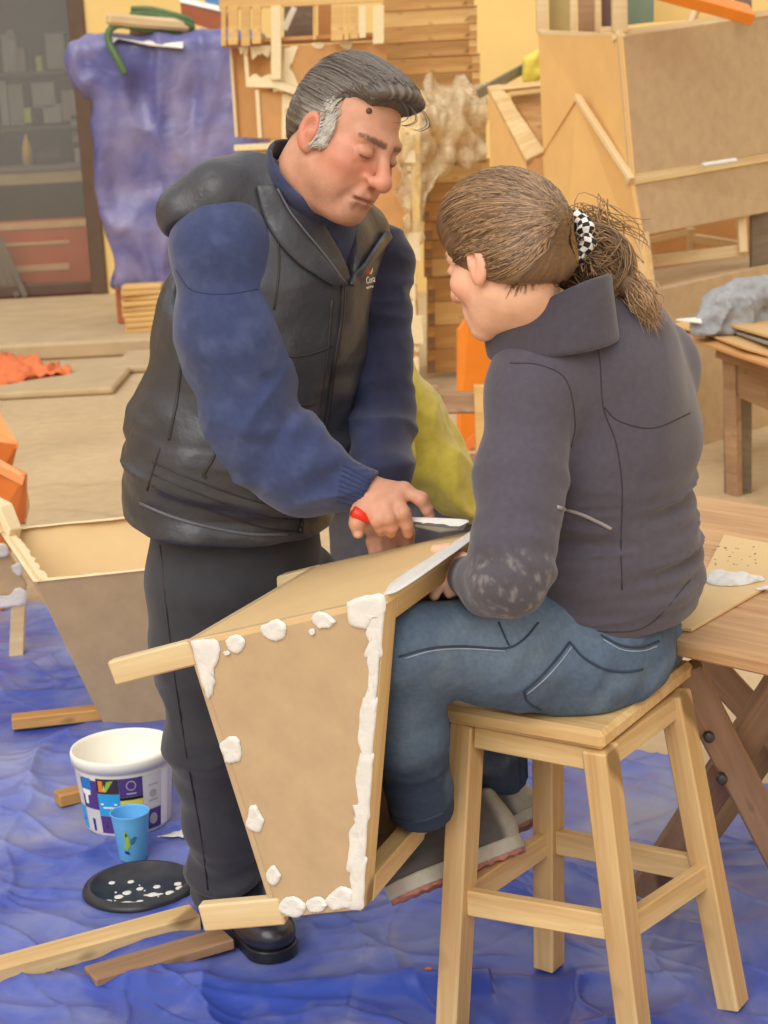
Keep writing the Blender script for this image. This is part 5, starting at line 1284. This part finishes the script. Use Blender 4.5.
# boots
def boot(nm, heel, toe, parent, mt):
    heel = np.asarray(heel); toe = np.asarray(toe); l_ = unit((toe - heel) * V(1, 1, 0)); s_ = V(l_[1], -l_[0], 0); L = np.linalg.norm(toe - heel)
    tof = lambda P: np.stack([(P - heel.astype(np.float32)) @ l_.astype(np.float32), (P - heel.astype(np.float32)) @ s_.astype(np.float32), P[:, 2]], 1)
    k = L / .28
    def up(P):
        Q = tof(P) / k; d = eseg(Q, (.03, 0, .052), (.20, 0, .045), (.036, .042), (.043, .034), (0, 1, 0))
        d = smin(d, ell(Q, (.228, 0, .040), (.052, .042, .030)), .02); d = smin(d, eseg(Q, (.045, 0, .06), (.05, 0, .17), (.038, .045), (.042, .05), (0, 1, 0)), .03)
        d = smin(d, ell(Q, (.14, 0, .075), (.06, .035, .035)), .03)
        return (np.maximum(d, .018 - Q[:, 2]) - .0015 * fbm(P, 25, 2, 71)) * k
    def so(P):
        Q = tof(P) / k; w = Q.copy(); w[:, 2] = 0; d2 = tubes(w, [(.035, 0, 0), (.10, .003, 0), (.235, 0, 0)], [.032, .031, .042], .02)
        return np.maximum(d2, np.abs(Q[:, 2] - .015) - .010) * k
    lo = np.minimum(heel, toe) - .09; hi = np.maximum(heel, toe) + .09; lo[2] = -.01; hi[2] = .22
    ub = sdf_mesh('boot', up, lo, hi, .0035, mt, parent); sdf_mesh('sole', so, lo, hi, .0035, 'black_plastic', ub)
plain('boot_leather', srgb(38, 38, 46), .3, .15, 25, .15, .002, spec=.6)
hR = gnd(212, 902); tR = gnd(284, 966); boot('boot', hR, tR, man, 'boot_leather')
hL = gnd(280, 838); tL = hL + (tR - hR) * 1.0; boot('boot', hL, tL, man, 'boot_leather')
# hair
hc0 = V(0, -.018, .040)
def man_hair(P):
    Q = tl_h(P); S = np.stack([np.abs(Q[:, 0]), Q[:, 1], Q[:, 2]], 1)
    d = ell(Q, hc0, (.0835, .100, .100)); d = smin(d, ell(Q, (0, .050, .094), (.062, .050, .036)), .035)
    d = smin(d, ell(Q, (-.006, .086, .090), (.048, .024, .022)), .024)
    d = smin(d, ell(Q, (0, -.080, -.004), (.056, .030, .056)), .03)
    cut = (Q[:, 1] - .066) * .66 - (Q[:, 2] - .074) * .75
    d = smax(d, cut, .014)
    d = smax(d, -ell(S, (.074, .056, .044), (.034, .036, .040)), .01)
    d = smin(d, ell(S, (.0695, .020, .0), (.0075, .013, .034)), .010)
    d = smax(d, -ell(S, (.087, -.010, -.014), (.022, .021, .034)), .006)
    # comb grooves, front to back
    y = Q[:, 1] - hc0[1]; a = np.arctan2(Q[:, 0], Q[:, 2] - .0); 
    g = vnoise(np.stack([a * 26, y * 14, Q[:, 2] * 14], 1), 1.0, 81) * .6 + vnoise(np.stack([a * 60, y * 20, Q[:, 2] * 12], 1), 1.0, 83) * .5
    return (d - .0024 * g) * HS
def hair_tone_man(q, n):
    side = ss(np.abs(q[:, 0]), .050, .072) * ss(-q[:, 2], -.045, -.012) * ss(q[:, 1], -.06, .0)
    c = np.tile(lin(90, 81, 74), (len(q), 1)); c = blend(c, .6 * ss(n, .0, .9), lin(152, 141, 130)); c = blend(c, .6 * ss(-n, .2, .9), lin(54, 48, 46))
    return blend(c, side * (.75 + .4 * n), lin(200, 192, 184))
def man_hair_col(P):
    Q = tl_h(P); a = np.arctan2(Q[:, 0], Q[:, 2]); n = vnoise(np.stack([a * 40, Q[:, 1] * 14, Q[:, 2] * 12], 1), 1.0, 85)
    return hair_tone_man(Q, n)
hh_ = sdf_mesh('hair', man_hair, HC - .17, HC + .18, .0024, 'hair', man, man_hair_col)
bvhm = bvh_of(hh_)
def snap(bv, p, off):
    l, n, i, d_ = bv.find_nearest(Vector(p))
    return np.asarray(p) if l is None else np.array(l) + np.array(n) * off
lines, cols = [], []
for k in range(1300):
    a = rng.uniform(-1.75, 1.75); t0 = rng.uniform(.42, .8) + .25 * (abs(a) > 1.1); t1 = t0 + rng.uniform(.5, 1.6); sc_ = rng.uniform(.99, 1.03); w = rng.uniform(-.12, .12)
    t = np.linspace(t0, min(t1, 2.75), 12); aa = a + w * np.sin((t - t0) * 2)
    q = np.stack([.0835 * sc_ * np.sin(t) * np.sin(aa), hc0[1] + .106 * sc_ * np.cos(t), hc0[2] + .093 * sc_ * np.sin(t) * np.cos(aa)], 1)
    fb = np.exp(-((q[:, 1] - .06) / .04) ** 2) * np.exp(-(q[:, 0] / .05) ** 2); q[:, 2] += .018 * fb; q[:, 1] += .012 * fb
    cut = (q[:, 1] - .066) * .66 - (q[:, 2] - .074) * .75
    bad = (cut > .004) | ((np.abs(q[:, 0]) > .06) & (q[:, 2] < .005) & (q[:, 1] > -.04)) | (ell(np.stack([np.abs(q[:, 0]), q[:, 1], q[:, 2]], 1), (.074, .056, .044), (.034, .036, .040)) < 0)
    q = q[~bad]
    if len(q) < 5: continue
    lines.append([snap(bvhm, fw_h(p), .0012 * sc_) for p in q]); cols.append(hair_tone_man(q[len(q) // 2][None], np.array([rng.uniform(-1, 1)]))[0])
for k in range(7):  # loose forelock curls
    x = rng.uniform(-.035, .025); s0 = rng.uniform(.8, 1.2)
    q = [(x, .085, .098), (x - .004, .108, .092), (x - .008, .116 + .006 * s0, .078), (x - .004, .112, .064), (x, .103 - .004 * s0, .060)]
    lines.append([fw_h(p) for p in catmull([V(*p) for p in q], 4)]); cols.append(lin(60, 54, 50))
bvs = bvh_of(mb, hh_)
for k in range(700):  # white sideburns
    s_ = 1 if k % 2 else -1; z0 = rng.uniform(-.020, .052); y0 = rng.uniform(.006, .034) - .3 * max(0, z0 - .01) - .25 * max(0, -z0)
    q = [(s_ * .079, y0 + .008, z0 + .008), (s_ * .079, y0 + .002, z0 - .005), (s_ * .078, y0 - .006, z0 - .018)]
    lines.append([snap(bvs, fw_h(p), rng.uniform(.0002, .0016)) for p in catmull([V(*p) for p in q], 3)]); cols.append(lin(214, 208, 200) * rng.uniform(.55, 1))
strands('hair_strands', lines, .0007, cols, 'hair', hh_)

# putty knife in his hand
pk = thing('putty_knife', 'putty knife with red handle and smeared blade in the standing hand', 'putty knife', at(430, 522, 2.83))
slab('blade', [at(396, 522, 2.845), at(402, 516, 2.86), at(470, 519, 2.80), at(463, 529, 2.78), at(440, 532, 2.80)], .0015, 'steel', pk, bev=0)
bn = unit(np.cross(at(470, 519, 2.80) - at(402, 516, 2.86), at(440, 532, 2.80) - at(402, 516, 2.86)))
pxpatch('putty_smear', [(403, 517), (430, 518), (467, 520), (461, 527), (442, 530), (412, 524)], at(440, 532, 2.80) + bn * (.0008 if bn @ (O - at(440, 532, 2.8)) > 0 else -.0008), bn, .002, 'putty', pk)
tube('handle', [at(353, 511, 2.83), at(362, 516, 2.834), at(378, 519, 2.85), at(398, 520, 2.856)], [.009, .0105, .010, .007], plain('handle_red', srgb(224, 52, 34), .35, .05, 10, 0), pk, 12)
# ================================================================== the seated woman
WF = unit(V(-.85, .53, 0)); WL = V(-WF[1], WF[0], 0)
wom = thing('person', 'seated person in charcoal fleece jacket and blue jeans with checkered hair scrunchie, back to us', 'person', V(sc[0], sc[1], SZ))
WC = V(.198, 2.71, 1.360); WR = rotm(math.radians(-17), math.radians(2), math.radians(45)); WS = .92
tl_w = lambda P: ((P - WC.astype(np.float32)) @ WR.astype(np.float32)) / WS
fw_w = lambda q: WC + WR @ (np.asarray(q, float) * WS)
wnb = at(547, 330, 2.75)
w0, w1, w2, w3 = at(592, 640, 2.89), at(602, 548, 2.89), at(607, 440, 2.87), at(600, 362, 2.84)
wsL, weL, wwL = at(534, 392, 2.71), at(511, 572, 2.58), at(464, 575, 2.70)
wsR, weR, wwR = at(655, 368, 2.99), at(640, 560, 3.12), at(520, 600, 3.02)
wk = [at(452, 563, 2.725), at(451, 571, 2.715), at(452, 579, 2.71), at(454, 586, 2.705)]
def wom_body(P):
    d = np.full(len(P), .3, np.float32); hm = np.linalg.norm(P - WC.astype(np.float32), axis=1) < .23
    if hm.any(): d[hm] = head_field(tl_w(P[hm]), False) * WS
    d = smin(d, tubes(P, [fw_w((0, -.02, -.02)), fw_w((0, -.018, -.06)), wnb], [.046, .045, .052], .03), .015)
    d = smin(d, chain(P, [w0, w1, w2, w3, wnb], [(.12, .09), (.11, .08), (.12, .08), (.11, .07), (.06, .05)], WL, .05), .04)
    d = smin(d, tubes(P, [w3 + (wsL - w3) * .5, wsL, weL, wwL], [.045, .042, .034, .024], .02), .03)
    d = smin(d, tubes(P, [w3 + (wsR - w3) * .5, wsR, weR, wwR], [.045, .042, .034, .024], .02), .03)
    km = box_mask(P, wwL - .14, wwL + .14)
    if km.any():
        Q = P[km]; h = eseg(Q, wwL, (wk[1] + wk[2]) / 2, (.026, .019), (.038, .015), wk[0] - wk[3])
        for k, b in enumerate(wk):
            h = smin(h, tubes(Q, [b, b + V(-.022, -.006, .006), b + V(-.032, -.016, -.010)], [.0105, .0092, .008], .004), .005)
        h = smin(h, tubes(Q, [wwL + V(.0, .0, .022), wk[0] + V(-.004, .012, .016), wk[0] + V(-.024, .018, .018)], [.014, .012, .009], .006), .01)
        d[km] = smin(d[km], h, .012)
    hr_ = eseg(P, wwR, wwR + unit(wwR - weR) * .09, (.028, .02), (.036, .015), V(0, 0, 1))
    d = smin(d, hr_, .012)
    return d
SKW = lin(232, 184, 156)
def wom_col(P):
    c = np.tile(SKW, (len(P), 1)); hm = np.linalg.norm(P - WC.astype(np.float32), axis=1) < .2
    c[hm] = face_color(tl_w(P[hm]), SKW, lin(200, 120, 110), lin(232, 158, 136), False); return c
wb_ = sdf_mesh('body', wom_body, (-.02, 2.42, .66), (.62, 3.24, 1.56), .003, 'skin', wom, wom_col)
# jacket
JC = lin(80, 76, 88)
def jacket(P):
    d = chain(P, [at(592, 650, 2.89), at(600, 596, 2.90), w1, w2, w3, wnb + V(0, 0, -.02)], [(.178, .138), (.176, .142), (.172, .136), (.180, .132), (.165, .108), (.085, .075)], WL, .06)
    d = smin(d, tubes(P, [wsL + WL * -.02 + V(0, 0, .01), wsR + WL * .02 + V(0, 0, .01)], [.066, .066], .03), .05)
    lw = ss(P[:, 2], 1.06, .88)
    d = d - dirfold(P, w1, w2, .010, 26, 3.5, 91, .8) * lw * ss(P[:, 2], .74, .80) - .004 * fbm(P, 8, 2, 92)
    d = smax(d, (P - at(606, 634, 2.78).astype(np.float32)) @ unit(V(*(WF * -.05)[:2], -1.0)).astype(np.float32), .010)
    s = tubes(P, [w3 + (wsL - w3) * .6, wsL, at(521, 480, 2.65), weL, at(488, 582, 2.63)], [.062, .068, .062, .056, .046], .035)
    s = s - dirfold(P, wsL, weL, .006, 20, 5, 93) * ss(P[:, 2], 1.12, .96) - .003 * fbm(P, 9, 2, 94)
    s = smin(s, tubes(P, [at(490, 582, 2.63), at(469, 577, 2.685)], [.046, .034], .01), .02)
    t = tubes(P, [w3 + (wsR - w3) * .6, wsR, weR, wwR], [.06, .066, .054, .036], .035)
    d = smin(d, s, .022); return smin(d, t, .03)
def jacket_col(P):
    c = np.tile(JC, (len(P), 1)); e = np.linalg.norm((P - (weL + V(.0, -.03, -.02)).astype(np.float32)) * np.array((1, 1, 1.15), np.float32), axis=1)
    patch_ = ss(-e, -.085, -.07)
    c = blend(c, patch_ * .35, lin(82, 80, 82))
    c = blend(c, patch_ * .5 * ss(fbm(P * np.array((1, 1, .6), np.float32), 110, 3, 97), .1, .9), lin(150, 146, 146))
    return c
jk = sdf_mesh('jacket', jacket, (-.02, 2.42, .64), (.62, 3.26, 1.36), .0045, 'cloth_tone', wom, jacket_col)
# stand-up collar
ctr = at(552, 322, 2.78)
def collar(P):
    an = unit(V(-.12, .05, 1.0)).astype(np.float32)
    c0 = at(549, 322, 2.74)
    a, b = c0 - an * .05, c0 + an * .09
    o_ = eseg(P, a, b, (.086, .106), (.080, .108), WL); i_ = eseg(P, a - an * .05, b + an * .08, (.070, .090), (.071, .098), WL)
    d = smax(o_, -i_, .006)
    q = P - c0.astype(np.float32); w = q @ an; fwd = q @ WF.astype(np.float32)
    d = smax(d, w - (.032 - .30 * fwd), .008); d = smax(d, -.045 - w, .01)
    slit = np.maximum(np.abs(q @ WL.astype(np.float32)) - .012, .04 - fwd); d = smax(d, -slit, .01)
    return d - .003 * fbm(P, 14, 2, 99)
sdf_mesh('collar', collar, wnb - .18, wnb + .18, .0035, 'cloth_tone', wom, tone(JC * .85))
bvj = bvh_of(jk); plain('jacket_seam', srgb(58, 52, 60), .9, .05, 40, 0); plain('reflective_grey', srgb(150, 142, 140), .5, .05, 40, 0)
for q in ([(510, 363), (540, 365), (566, 380), (575, 421), (571, 447)], [(588, 320), (599, 354), (603, 406), (616, 443), (622, 488), (621, 540), (622, 590)], [(603, 406), (619, 421), (653, 428), (690, 413)], [(538, 612), (570, 625), (612, 632), (650, 624), (690, 580)]):
    seam('seam', bvj, q, .0011, 'jacket_seam', jk)
seam('reflective_strip', bvj, [(557, 507), (580, 514), (598, 522), (611, 529)], .0032, 'reflective_grey', jk, .0005)
# jeans
jhL, jkL, jaL = at(580, 658, 2.80), at(404, 645, 2.64), at(421, 804, 2.79)
jhR, jkR, jaR = at(625, 640, 2.98), at(470, 668, 3.04), at(500, 765, 3.06)
def jeans(P):
    d = eseg(P, w0 + V(0, 0, .05), w0 + V(-.01, 0, -.01), (.165, .130), (.168, .125), WL)
    d = smin(d, ell(P, at(604, 655, 2.86), (.10, .11, .07)), .05)
    l_ = tubes(P, [jhL, at(500, 648, 2.74), jkL], [.100, .084, .068], .05); l2 = tubes(P, [jkL, at(409, 735, 2.71), jaL], [.064, .056, .053], .03)
    r_ = tubes(P, [jhR, jkR], [.10, .072], .05); r2 = tubes(P, [jkR, jaR], [.070, .055], .03)
    axl = unit(jaL - jkL).astype(np.float32); l2 = np.maximum(l2, (P - jaL.astype(np.float32)) @ axl - .012)
    d = smin(d, l_, .05); d = smin(d, l2, .03); d = smin(d, smin(r_, r2, .03), .03)
    d = d - .004 * fbm(P, 8, 2, 101) - dirfold(P, jkL, jaL, .003, 16, 4, 103) * ss(P[:, 2], .70, .5) - .005 * (1 - 2 * np.abs(fbm(P @ np.array([[.8, 0, .6], [0, 1, 0], [-.6, 0, .8]], np.float32) * np.array((3, 1, 1), np.float32), 6, 2, 105))) * ss(P[:, 0], .12, .2)
    d = np.maximum(d, SZ + .001 - P[:, 2] - 10 * (((P - sL.astype(np.float32)) @ su.astype(np.float32) < .004) | ((P - sL.astype(np.float32)) @ sv.astype(np.float32) < -.002)))
    return d
def jeans_col(P):
    c = np.tile(lin(80, 98, 122), (len(P), 1))
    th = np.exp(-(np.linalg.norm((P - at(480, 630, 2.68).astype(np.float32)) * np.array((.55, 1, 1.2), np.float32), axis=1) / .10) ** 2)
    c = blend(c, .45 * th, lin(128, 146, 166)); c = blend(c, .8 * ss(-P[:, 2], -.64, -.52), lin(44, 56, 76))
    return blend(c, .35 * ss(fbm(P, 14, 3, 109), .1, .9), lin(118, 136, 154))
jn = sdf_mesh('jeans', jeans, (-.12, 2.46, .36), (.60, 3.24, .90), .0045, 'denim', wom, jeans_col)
bvn = bvh_of(jn); plain('stitch', srgb(50, 62, 82), .8, .1, 40, 0); plain('stitch_light', srgb(150, 166, 184), .8, .1, 40, 0)
J = lambda q: [(380 + x / 2.4, 560 + y / 2.4) for x, y in q]
for q, mt, r in (([(455, 197), (430, 230), (390, 275), (345, 315)], 'stitch', .0022), ([(455, 197), (490, 235), (540, 262), (590, 268), (630, 262)], 'stitch', .0022), ([(345, 315), (355, 340), (385, 360)], 'stitch', .002), ([(460, 208), (435, 242), (395, 286), (352, 322)], 'stitch_light', .0012),
                 ([(530, 180), (580, 205), (630, 208), (670, 195)], 'stitch', .002), ([(535, 190), (580, 215), (630, 218), (665, 207)], 'stitch_light', .001), ([(45, 232), (120, 212), (200, 207), (300, 212), (345, 190), (380, 150)], 'stitch', .0018), ([(60, 236), (125, 218), (200, 213), (300, 218)], 'stitch_light', .0011), ([(285, 150), (300, 185), (310, 205)], 'stitch', .0016)):
    seam('stitching', bvn, J(q), r, mt, jn, .0004)
seam('jean_hem', bvn, [(391, 818), (405, 822), (425, 820), (444, 812)], .003, 'stitch', jn)
# shoes
attr_mat('shoe_grey', .8, .3, 200, .3, .001, var=.12, vscale=60)
plain('midsole', srgb(188, 184, 172), .7, .08, 40, .2); plain('tread', srgb(176, 120, 108), .8, .35, 60, .4); plain('lace', srgb(176, 180, 178), .8, .1, 60, .2)
def shoe(heel, toe, upv):
    """heel and toe centres of the sole, side = direction the shoe's left flank faces"""
    heel = np.asarray(heel); toe = np.asarray(toe); l_ = unit(toe - heel); u_ = unit(upv - l_ * (np.asarray(upv) @ l_)); s_ = np.cross(u_, l_)
    L = np.linalg.norm(toe - heel); k = L / .255
    B_ = np.stack([l_, s_, u_], 1).astype(np.float32); tof = lambda P: ((P - heel.astype(np.float32)) @ B_) / k
    def up(P):
        Q = tof(P); d = eseg(Q, (.035, 0, .045), (.17, 0, .040), (.036, .045), (.042, .032), (0, 1, 0))
        d = smin(d, ell(Q, (.205, 0, .034), (.05, .043, .030)), .02); d = smin(d, eseg(Q, (.045, 0, .05), (.05, 0, .105), (.036, .046), (.034, .044), (0, 1, 0)), .025)
        d = smin(d, ell(Q, (.12, 0, .065), (.06, .032, .034)), .03); d = smax(d, Q[:, 2] - .118 - .10 * (Q[:, 0] - .05), .006)
        return np.maximum(d, .022 - Q[:, 2]) * k
    def upc_(P):
        Q = tof(P); c = np.tile(lin(96, 94, 92), (len(P), 1)); c = blend(c, ss(-Q[:, 0], -.05, -.03), lin(176, 174, 164)); c = blend(c, .7 * ss(Q[:, 0], .02, .07) * ss(-np.abs(Q[:, 1]), -.05, -.0), lin(74, 74, 76)); return c
    def foot2(Q, g=0):
        w = Q.copy(); w[:, 2] = 0; return tubes(w, [(.036, 0, 0), (.11, .002, 0), (.205, 0, 0)], [.037 + g, .035 + g, .046 + g], .02)
    def so(P):
        Q = tof(P); return np.maximum(foot2(Q, .003), np.abs(Q[:, 2] - .017) - .012) * k
    def td(P):
        Q = tof(P); g = np.sin(Q[:, 0] * 260 + 6 * np.sin(Q[:, 1] * 60)); return np.maximum(foot2(Q, .001), np.abs(Q[:, 2] - .003) - .005 - .0016 * g) * k
    ps = np.array([heel, toe]); lo = ps.min(0) - .12; hi = ps.max(0) + .13
    a = sdf_mesh('shoe', up, lo, hi, .0032, 'shoe_grey', wom, upc_); sdf_mesh('midsole', so, lo, hi, .0032, 'midsole', a); sdf_mesh('tread', td, lo, hi, .0032, 'tread', a)
    for j in range(4):
        x = .105 + j * .02; q = [heel + k * (l_ * (x + .004 * math.sin(3 * t)) + s_ * (.022 * t) + u_ * (.104 - j * .009 - .012 * t * t)) for t in np.linspace(-1, 1, 7)]
        tube('lace', q, .0024, 'lace', a, 6)
shoe(at(522, 852, 2.99), at(393, 903, 2.84), V(-.40, .40, .82))
shoe(at(544, 818, 3.12), at(440, 872, 3.14), V(-.40, .50, .77))
# hair
plain('scrunchie_black', srgb(40, 38, 40), .8, .1, 60, .1); plain('scrunchie_white', srgb(236, 232, 226), .8, .05, 60, .1)
pole = V(-.004, -.118, .022)                                 # where the hair is tied
wc0 = V(0, -.016, .036)
def wom_hair(P):
    Q = tl_w(P); S = np.stack([np.abs(Q[:, 0]), Q[:, 1], Q[:, 2]], 1)
    d = ell(Q, wc0, (.086, .110, .098)); d = smin(d, ell(Q, (0, .02, .075), (.070, .075, .05)), .04)
    d = smin(d, cap(Q, (0, -.09, .025), pole, .05, .030), .04); d = smin(d, ell(S, (.045, -.05, -.030), (.036, .048, .040)), .03); d = smin(d, ell(Q, (0, -.078, -.028), (.060, .036, .044)), .03)
    cut = (Q[:, 1] - .088) * .80 - (Q[:, 2] - .045) * .60
    cut = np.maximum(cut, -(Q[:, 2] + .046 + .45 * np.maximum(-Q[:, 1] - .02, 0)) )
    d = smax(d, cut, .014)
    d = smax(d, -ell(S, (.090, -.008, -.020), (.022, .022, .030)), .008)
    v = unit(pole)  # grooves run towards the tie
    q = Q - pole.astype(np.float32); a = np.arctan2(q[:, 0], q[:, 2] + .02); g = vnoise(np.stack([a * 22, q[:, 1] * 10, 0 * a], 1), 1., 111) + .6 * vnoise(np.stack([a * 55, q[:, 1] * 14, 0 * a], 1), 1., 113)
    return (d - .0018 * g) * WS
HB = [lin(112, 86, 62), lin(142, 112, 82), lin(86, 64, 48), lin(168, 134, 98), lin(120, 94, 70)]
def wom_hair_col(P):
    Q = tl_w(P); q = Q - pole.astype(np.float32); a = np.arctan2(q[:, 0], q[:, 2] + .02); n = vnoise(np.stack([a * 30, q[:, 1] * 8, 0 * a], 1), 1., 115)
    c = np.tile(HB[0], (len(P), 1)); c = blend(c, ss(n, .1, .9), HB[1]); return blend(c, ss(-n, .2, .9), HB[2])
wh = sdf_mesh('hair', wom_hair, WC - .19, WC + .18, .0026, 'hair', wom, wom_hair_col)
bvw = bvh_of(wh)
def snap(bv, p, off):
    l, n, i, d_ = bv.find_nearest(Vector(p))
    if l is None: return np.asarray(p)
    return np.array(l) + np.array(n) * off
pw_ = fw_w(pole)
lines, cols = [], []
for k in range(1700):
    # start on the hairline, run to the tie
    a = rng.uniform(-2.5, 2.5); e = rng.uniform(.0, .9)
    st_ = wc0 + V(.092 * math.sin(a) * .99, .0, .105 * math.cos(a)) ; yy = .085 * (1 - (a / 2.4) ** 2) - .02
    q0 = V(st_[0], yy, st_[2]); q0 = q0 + (pole - q0) * rng.uniform(0, .45)
    n = 14; L_ = []
    for i in range(n):
        t = i / (n - 1); p = q0 * (1 - t) + pole * t; p = p + unit(p - V(0, -.02, .02)) * .05 * math.sin(math.pi * t)
        L_.append(snap(bvw, fw_w(p), rng.uniform(.0006, .0018)))
    lines.append(L_); cols.append(HB[rng.integers(0, 5)] * rng.uniform(.95, 1.15))
bvwb = bvh_of(wb_, wh)
for k in range(260):   # short hair of the nape and hair lying over the ear tops
    s_ = -1 if k % 4 else 1
    if k % 2: q = [(s_ * rng.uniform(.045, .070), rng.uniform(.03, .06), rng.uniform(.0, .03)), (s_ * .086, -.004, rng.uniform(.004, .022)), (s_ * .075, -.06, rng.uniform(.0, .02)), pole]
    else:
        x = rng.uniform(-.062, .062); q = [(x, -.02 - .05 * (1 - abs(x) / .062) - rng.uniform(0, .03), rng.uniform(-.078, -.055)), (x * .9, -.075, -.04), (x * .5, -.105, -.01), pole]
    lines.append([snap(bvwb, fw_w(p), rng.uniform(.0008, .002)) for p in catmull([V(*p) for p in q], 5)]); cols.append(HB[rng.integers(0, 5)] * rng.uniform(.8, 1.05))
# loose bun and tail
def onj(x, y, off, Yd):
    l, n = hit(bvj, x, y)
    return at(x, y, Yd) if l is None else l + n * off
tp2, tp3 = onj(634, 306, .022, 2.84), onj(649, 332, .014, 2.86)
back = unit(at(604, 262, 2.86) - pw_)
bunc = at(590, 264, 2.81)
for k in range(620):
    r = unit(unit(V(-.2, -1, .25)) * 1.2 + rng.normal(0, .45, 3)); rad = rng.uniform(.036, .058); a0 = rng.uniform(0, 6.28); u = unit(np.cross(r, V(.2, .3, .9))); v = np.cross(r, u); sp = rng.uniform(2.0, 4.5)
    L_ = [bunc + (u * math.cos(a0 + t * sp) * 1.15 + v * math.sin(a0 + t * sp)) * rad * (1 + .12 * math.sin(3 * t)) for t in np.linspace(0, 1, 14)]
    lines.append(L_); cols.append(HB[rng.choice([0, 1, 3, 1, 4])] * rng.uniform(.9, 1.25))
for k in range(420):
    j = lambda s: rng.normal(0, s, 3)
    e = rng.uniform(.35, 1.0); p0_ = bunc + j(.018); p1_ = at(616, 280, 2.82) + j(.012); p2_ = tp2 + j(.010); p3_ = tp3 + j(.010)
    L_ = catmull([p0_, p1_, p1_ + (p2_ - p1_) * 1.0, p2_ + (p3_ - p2_) * e], 5); lines.append(L_); cols.append(HB[rng.choice([0, 1, 3, 3, 1])] * rng.uniform(1.0, 1.5))
for k in range(260):   # from the tie over the bun
    r = unit(rng.normal(0, 1, 3) + V(-.2, -.6, .2)); e_ = bunc + r * .054
    c_ = at(577, 252, 2.795) + rng.normal(0, .010, 3); mid = (c_ + e_) / 2 + r * .022 + V(0, -.012, 0)
    lines.append(catmull([c_, mid, e_, e_ + V(.02, .0, -.025)], 5)); cols.append(HB[rng.choice([0, 1, 3, 1])] * rng.uniform(.9, 1.2))
for k in range(46):   # flyaway loops above the bun
    p0_ = bunc + rng.normal(0, .02, 3); p1_ = at(rng.uniform(575, 600), rng.uniform(200, 225), 2.84) + rng.normal(0, .008, 3); p2_ = at(rng.uniform(595, 645), rng.uniform(215, 262), 2.86); p3_ = p2_ + V(rng.uniform(.0, .03), 0, rng.uniform(-.05, .01))
    lines.append(catmull([p0_, p1_, p2_, p3_], 6)); cols.append(HB[rng.choice([1, 3])] * rng.uniform(.9, 1.2))
for k in range(10):
    x = rng.uniform(549, 555); lines.append(catmull([at(x + 3, 240, 2.77), at(x, 262, 2.765), at(x + rng.uniform(-2, 2), 292, 2.77)], 6)); cols.append(HB[3])
strands('hair_strands', lines, .00085, cols, 'hair', wh)
sdf_mesh('hair_bun', lambda P: smin(ell(P, bunc, (.044, .040, .040)), cap(P, bunc, tp2, .026, .010), .03) - .005 * fbm(P, 30, 2, 121), bunc - .10, bunc + .12, .004, 'hair', wom, lambda P: blend(np.tile(HB[0], (len(P), 1)), .6 * ss(fbm(P, 40, 2, 5), -.3, .7), HB[1]))
# scrunchie: a gathered ring of checkered cloth
def scrunchie():
    c = at(561, 240, 2.782); axn = unit(bunc - pw_); u = unit(np.cross(axn, V(0, 0, 1))); v = np.cross(axn, u); n, m_ = 72, 16; vs = []; fs = []
    for i in range(n):
        a = 2 * math.pi * i / n; r_ = .013 * (1 + .18 * math.sin(a * 11) + .1 * math.sin(a * 17 + 1)); R0 = .041 + .002 * math.sin(a * 7)
        rad = u * math.cos(a) + v * math.sin(a)
        for jx in range(m_):
            b = 2 * math.pi * jx / m_; vs.append(c + rad * (R0 + r_ * math.cos(b)) + axn * r_ * 1.1 * math.sin(b))
    for i in range(n):
        for jx in range(m_): fs.append((i * m_ + jx, ((i + 1) % n) * m_ + jx, ((i + 1) % n) * m_ + (jx + 1) % m_, i * m_ + (jx + 1) % m_))
    o = from_np('scrunchie', vs, fs, 'scrunchie_white', wom, True); o.data.materials.append(MATS['scrunchie_black'])
    idx = [1 if ((i // 2 + jx // 2) % 2) else 0 for i in range(n) for jx in range(m_)]
    o.data.polygons.foreach_set('material_index', idx)
scrunchie()
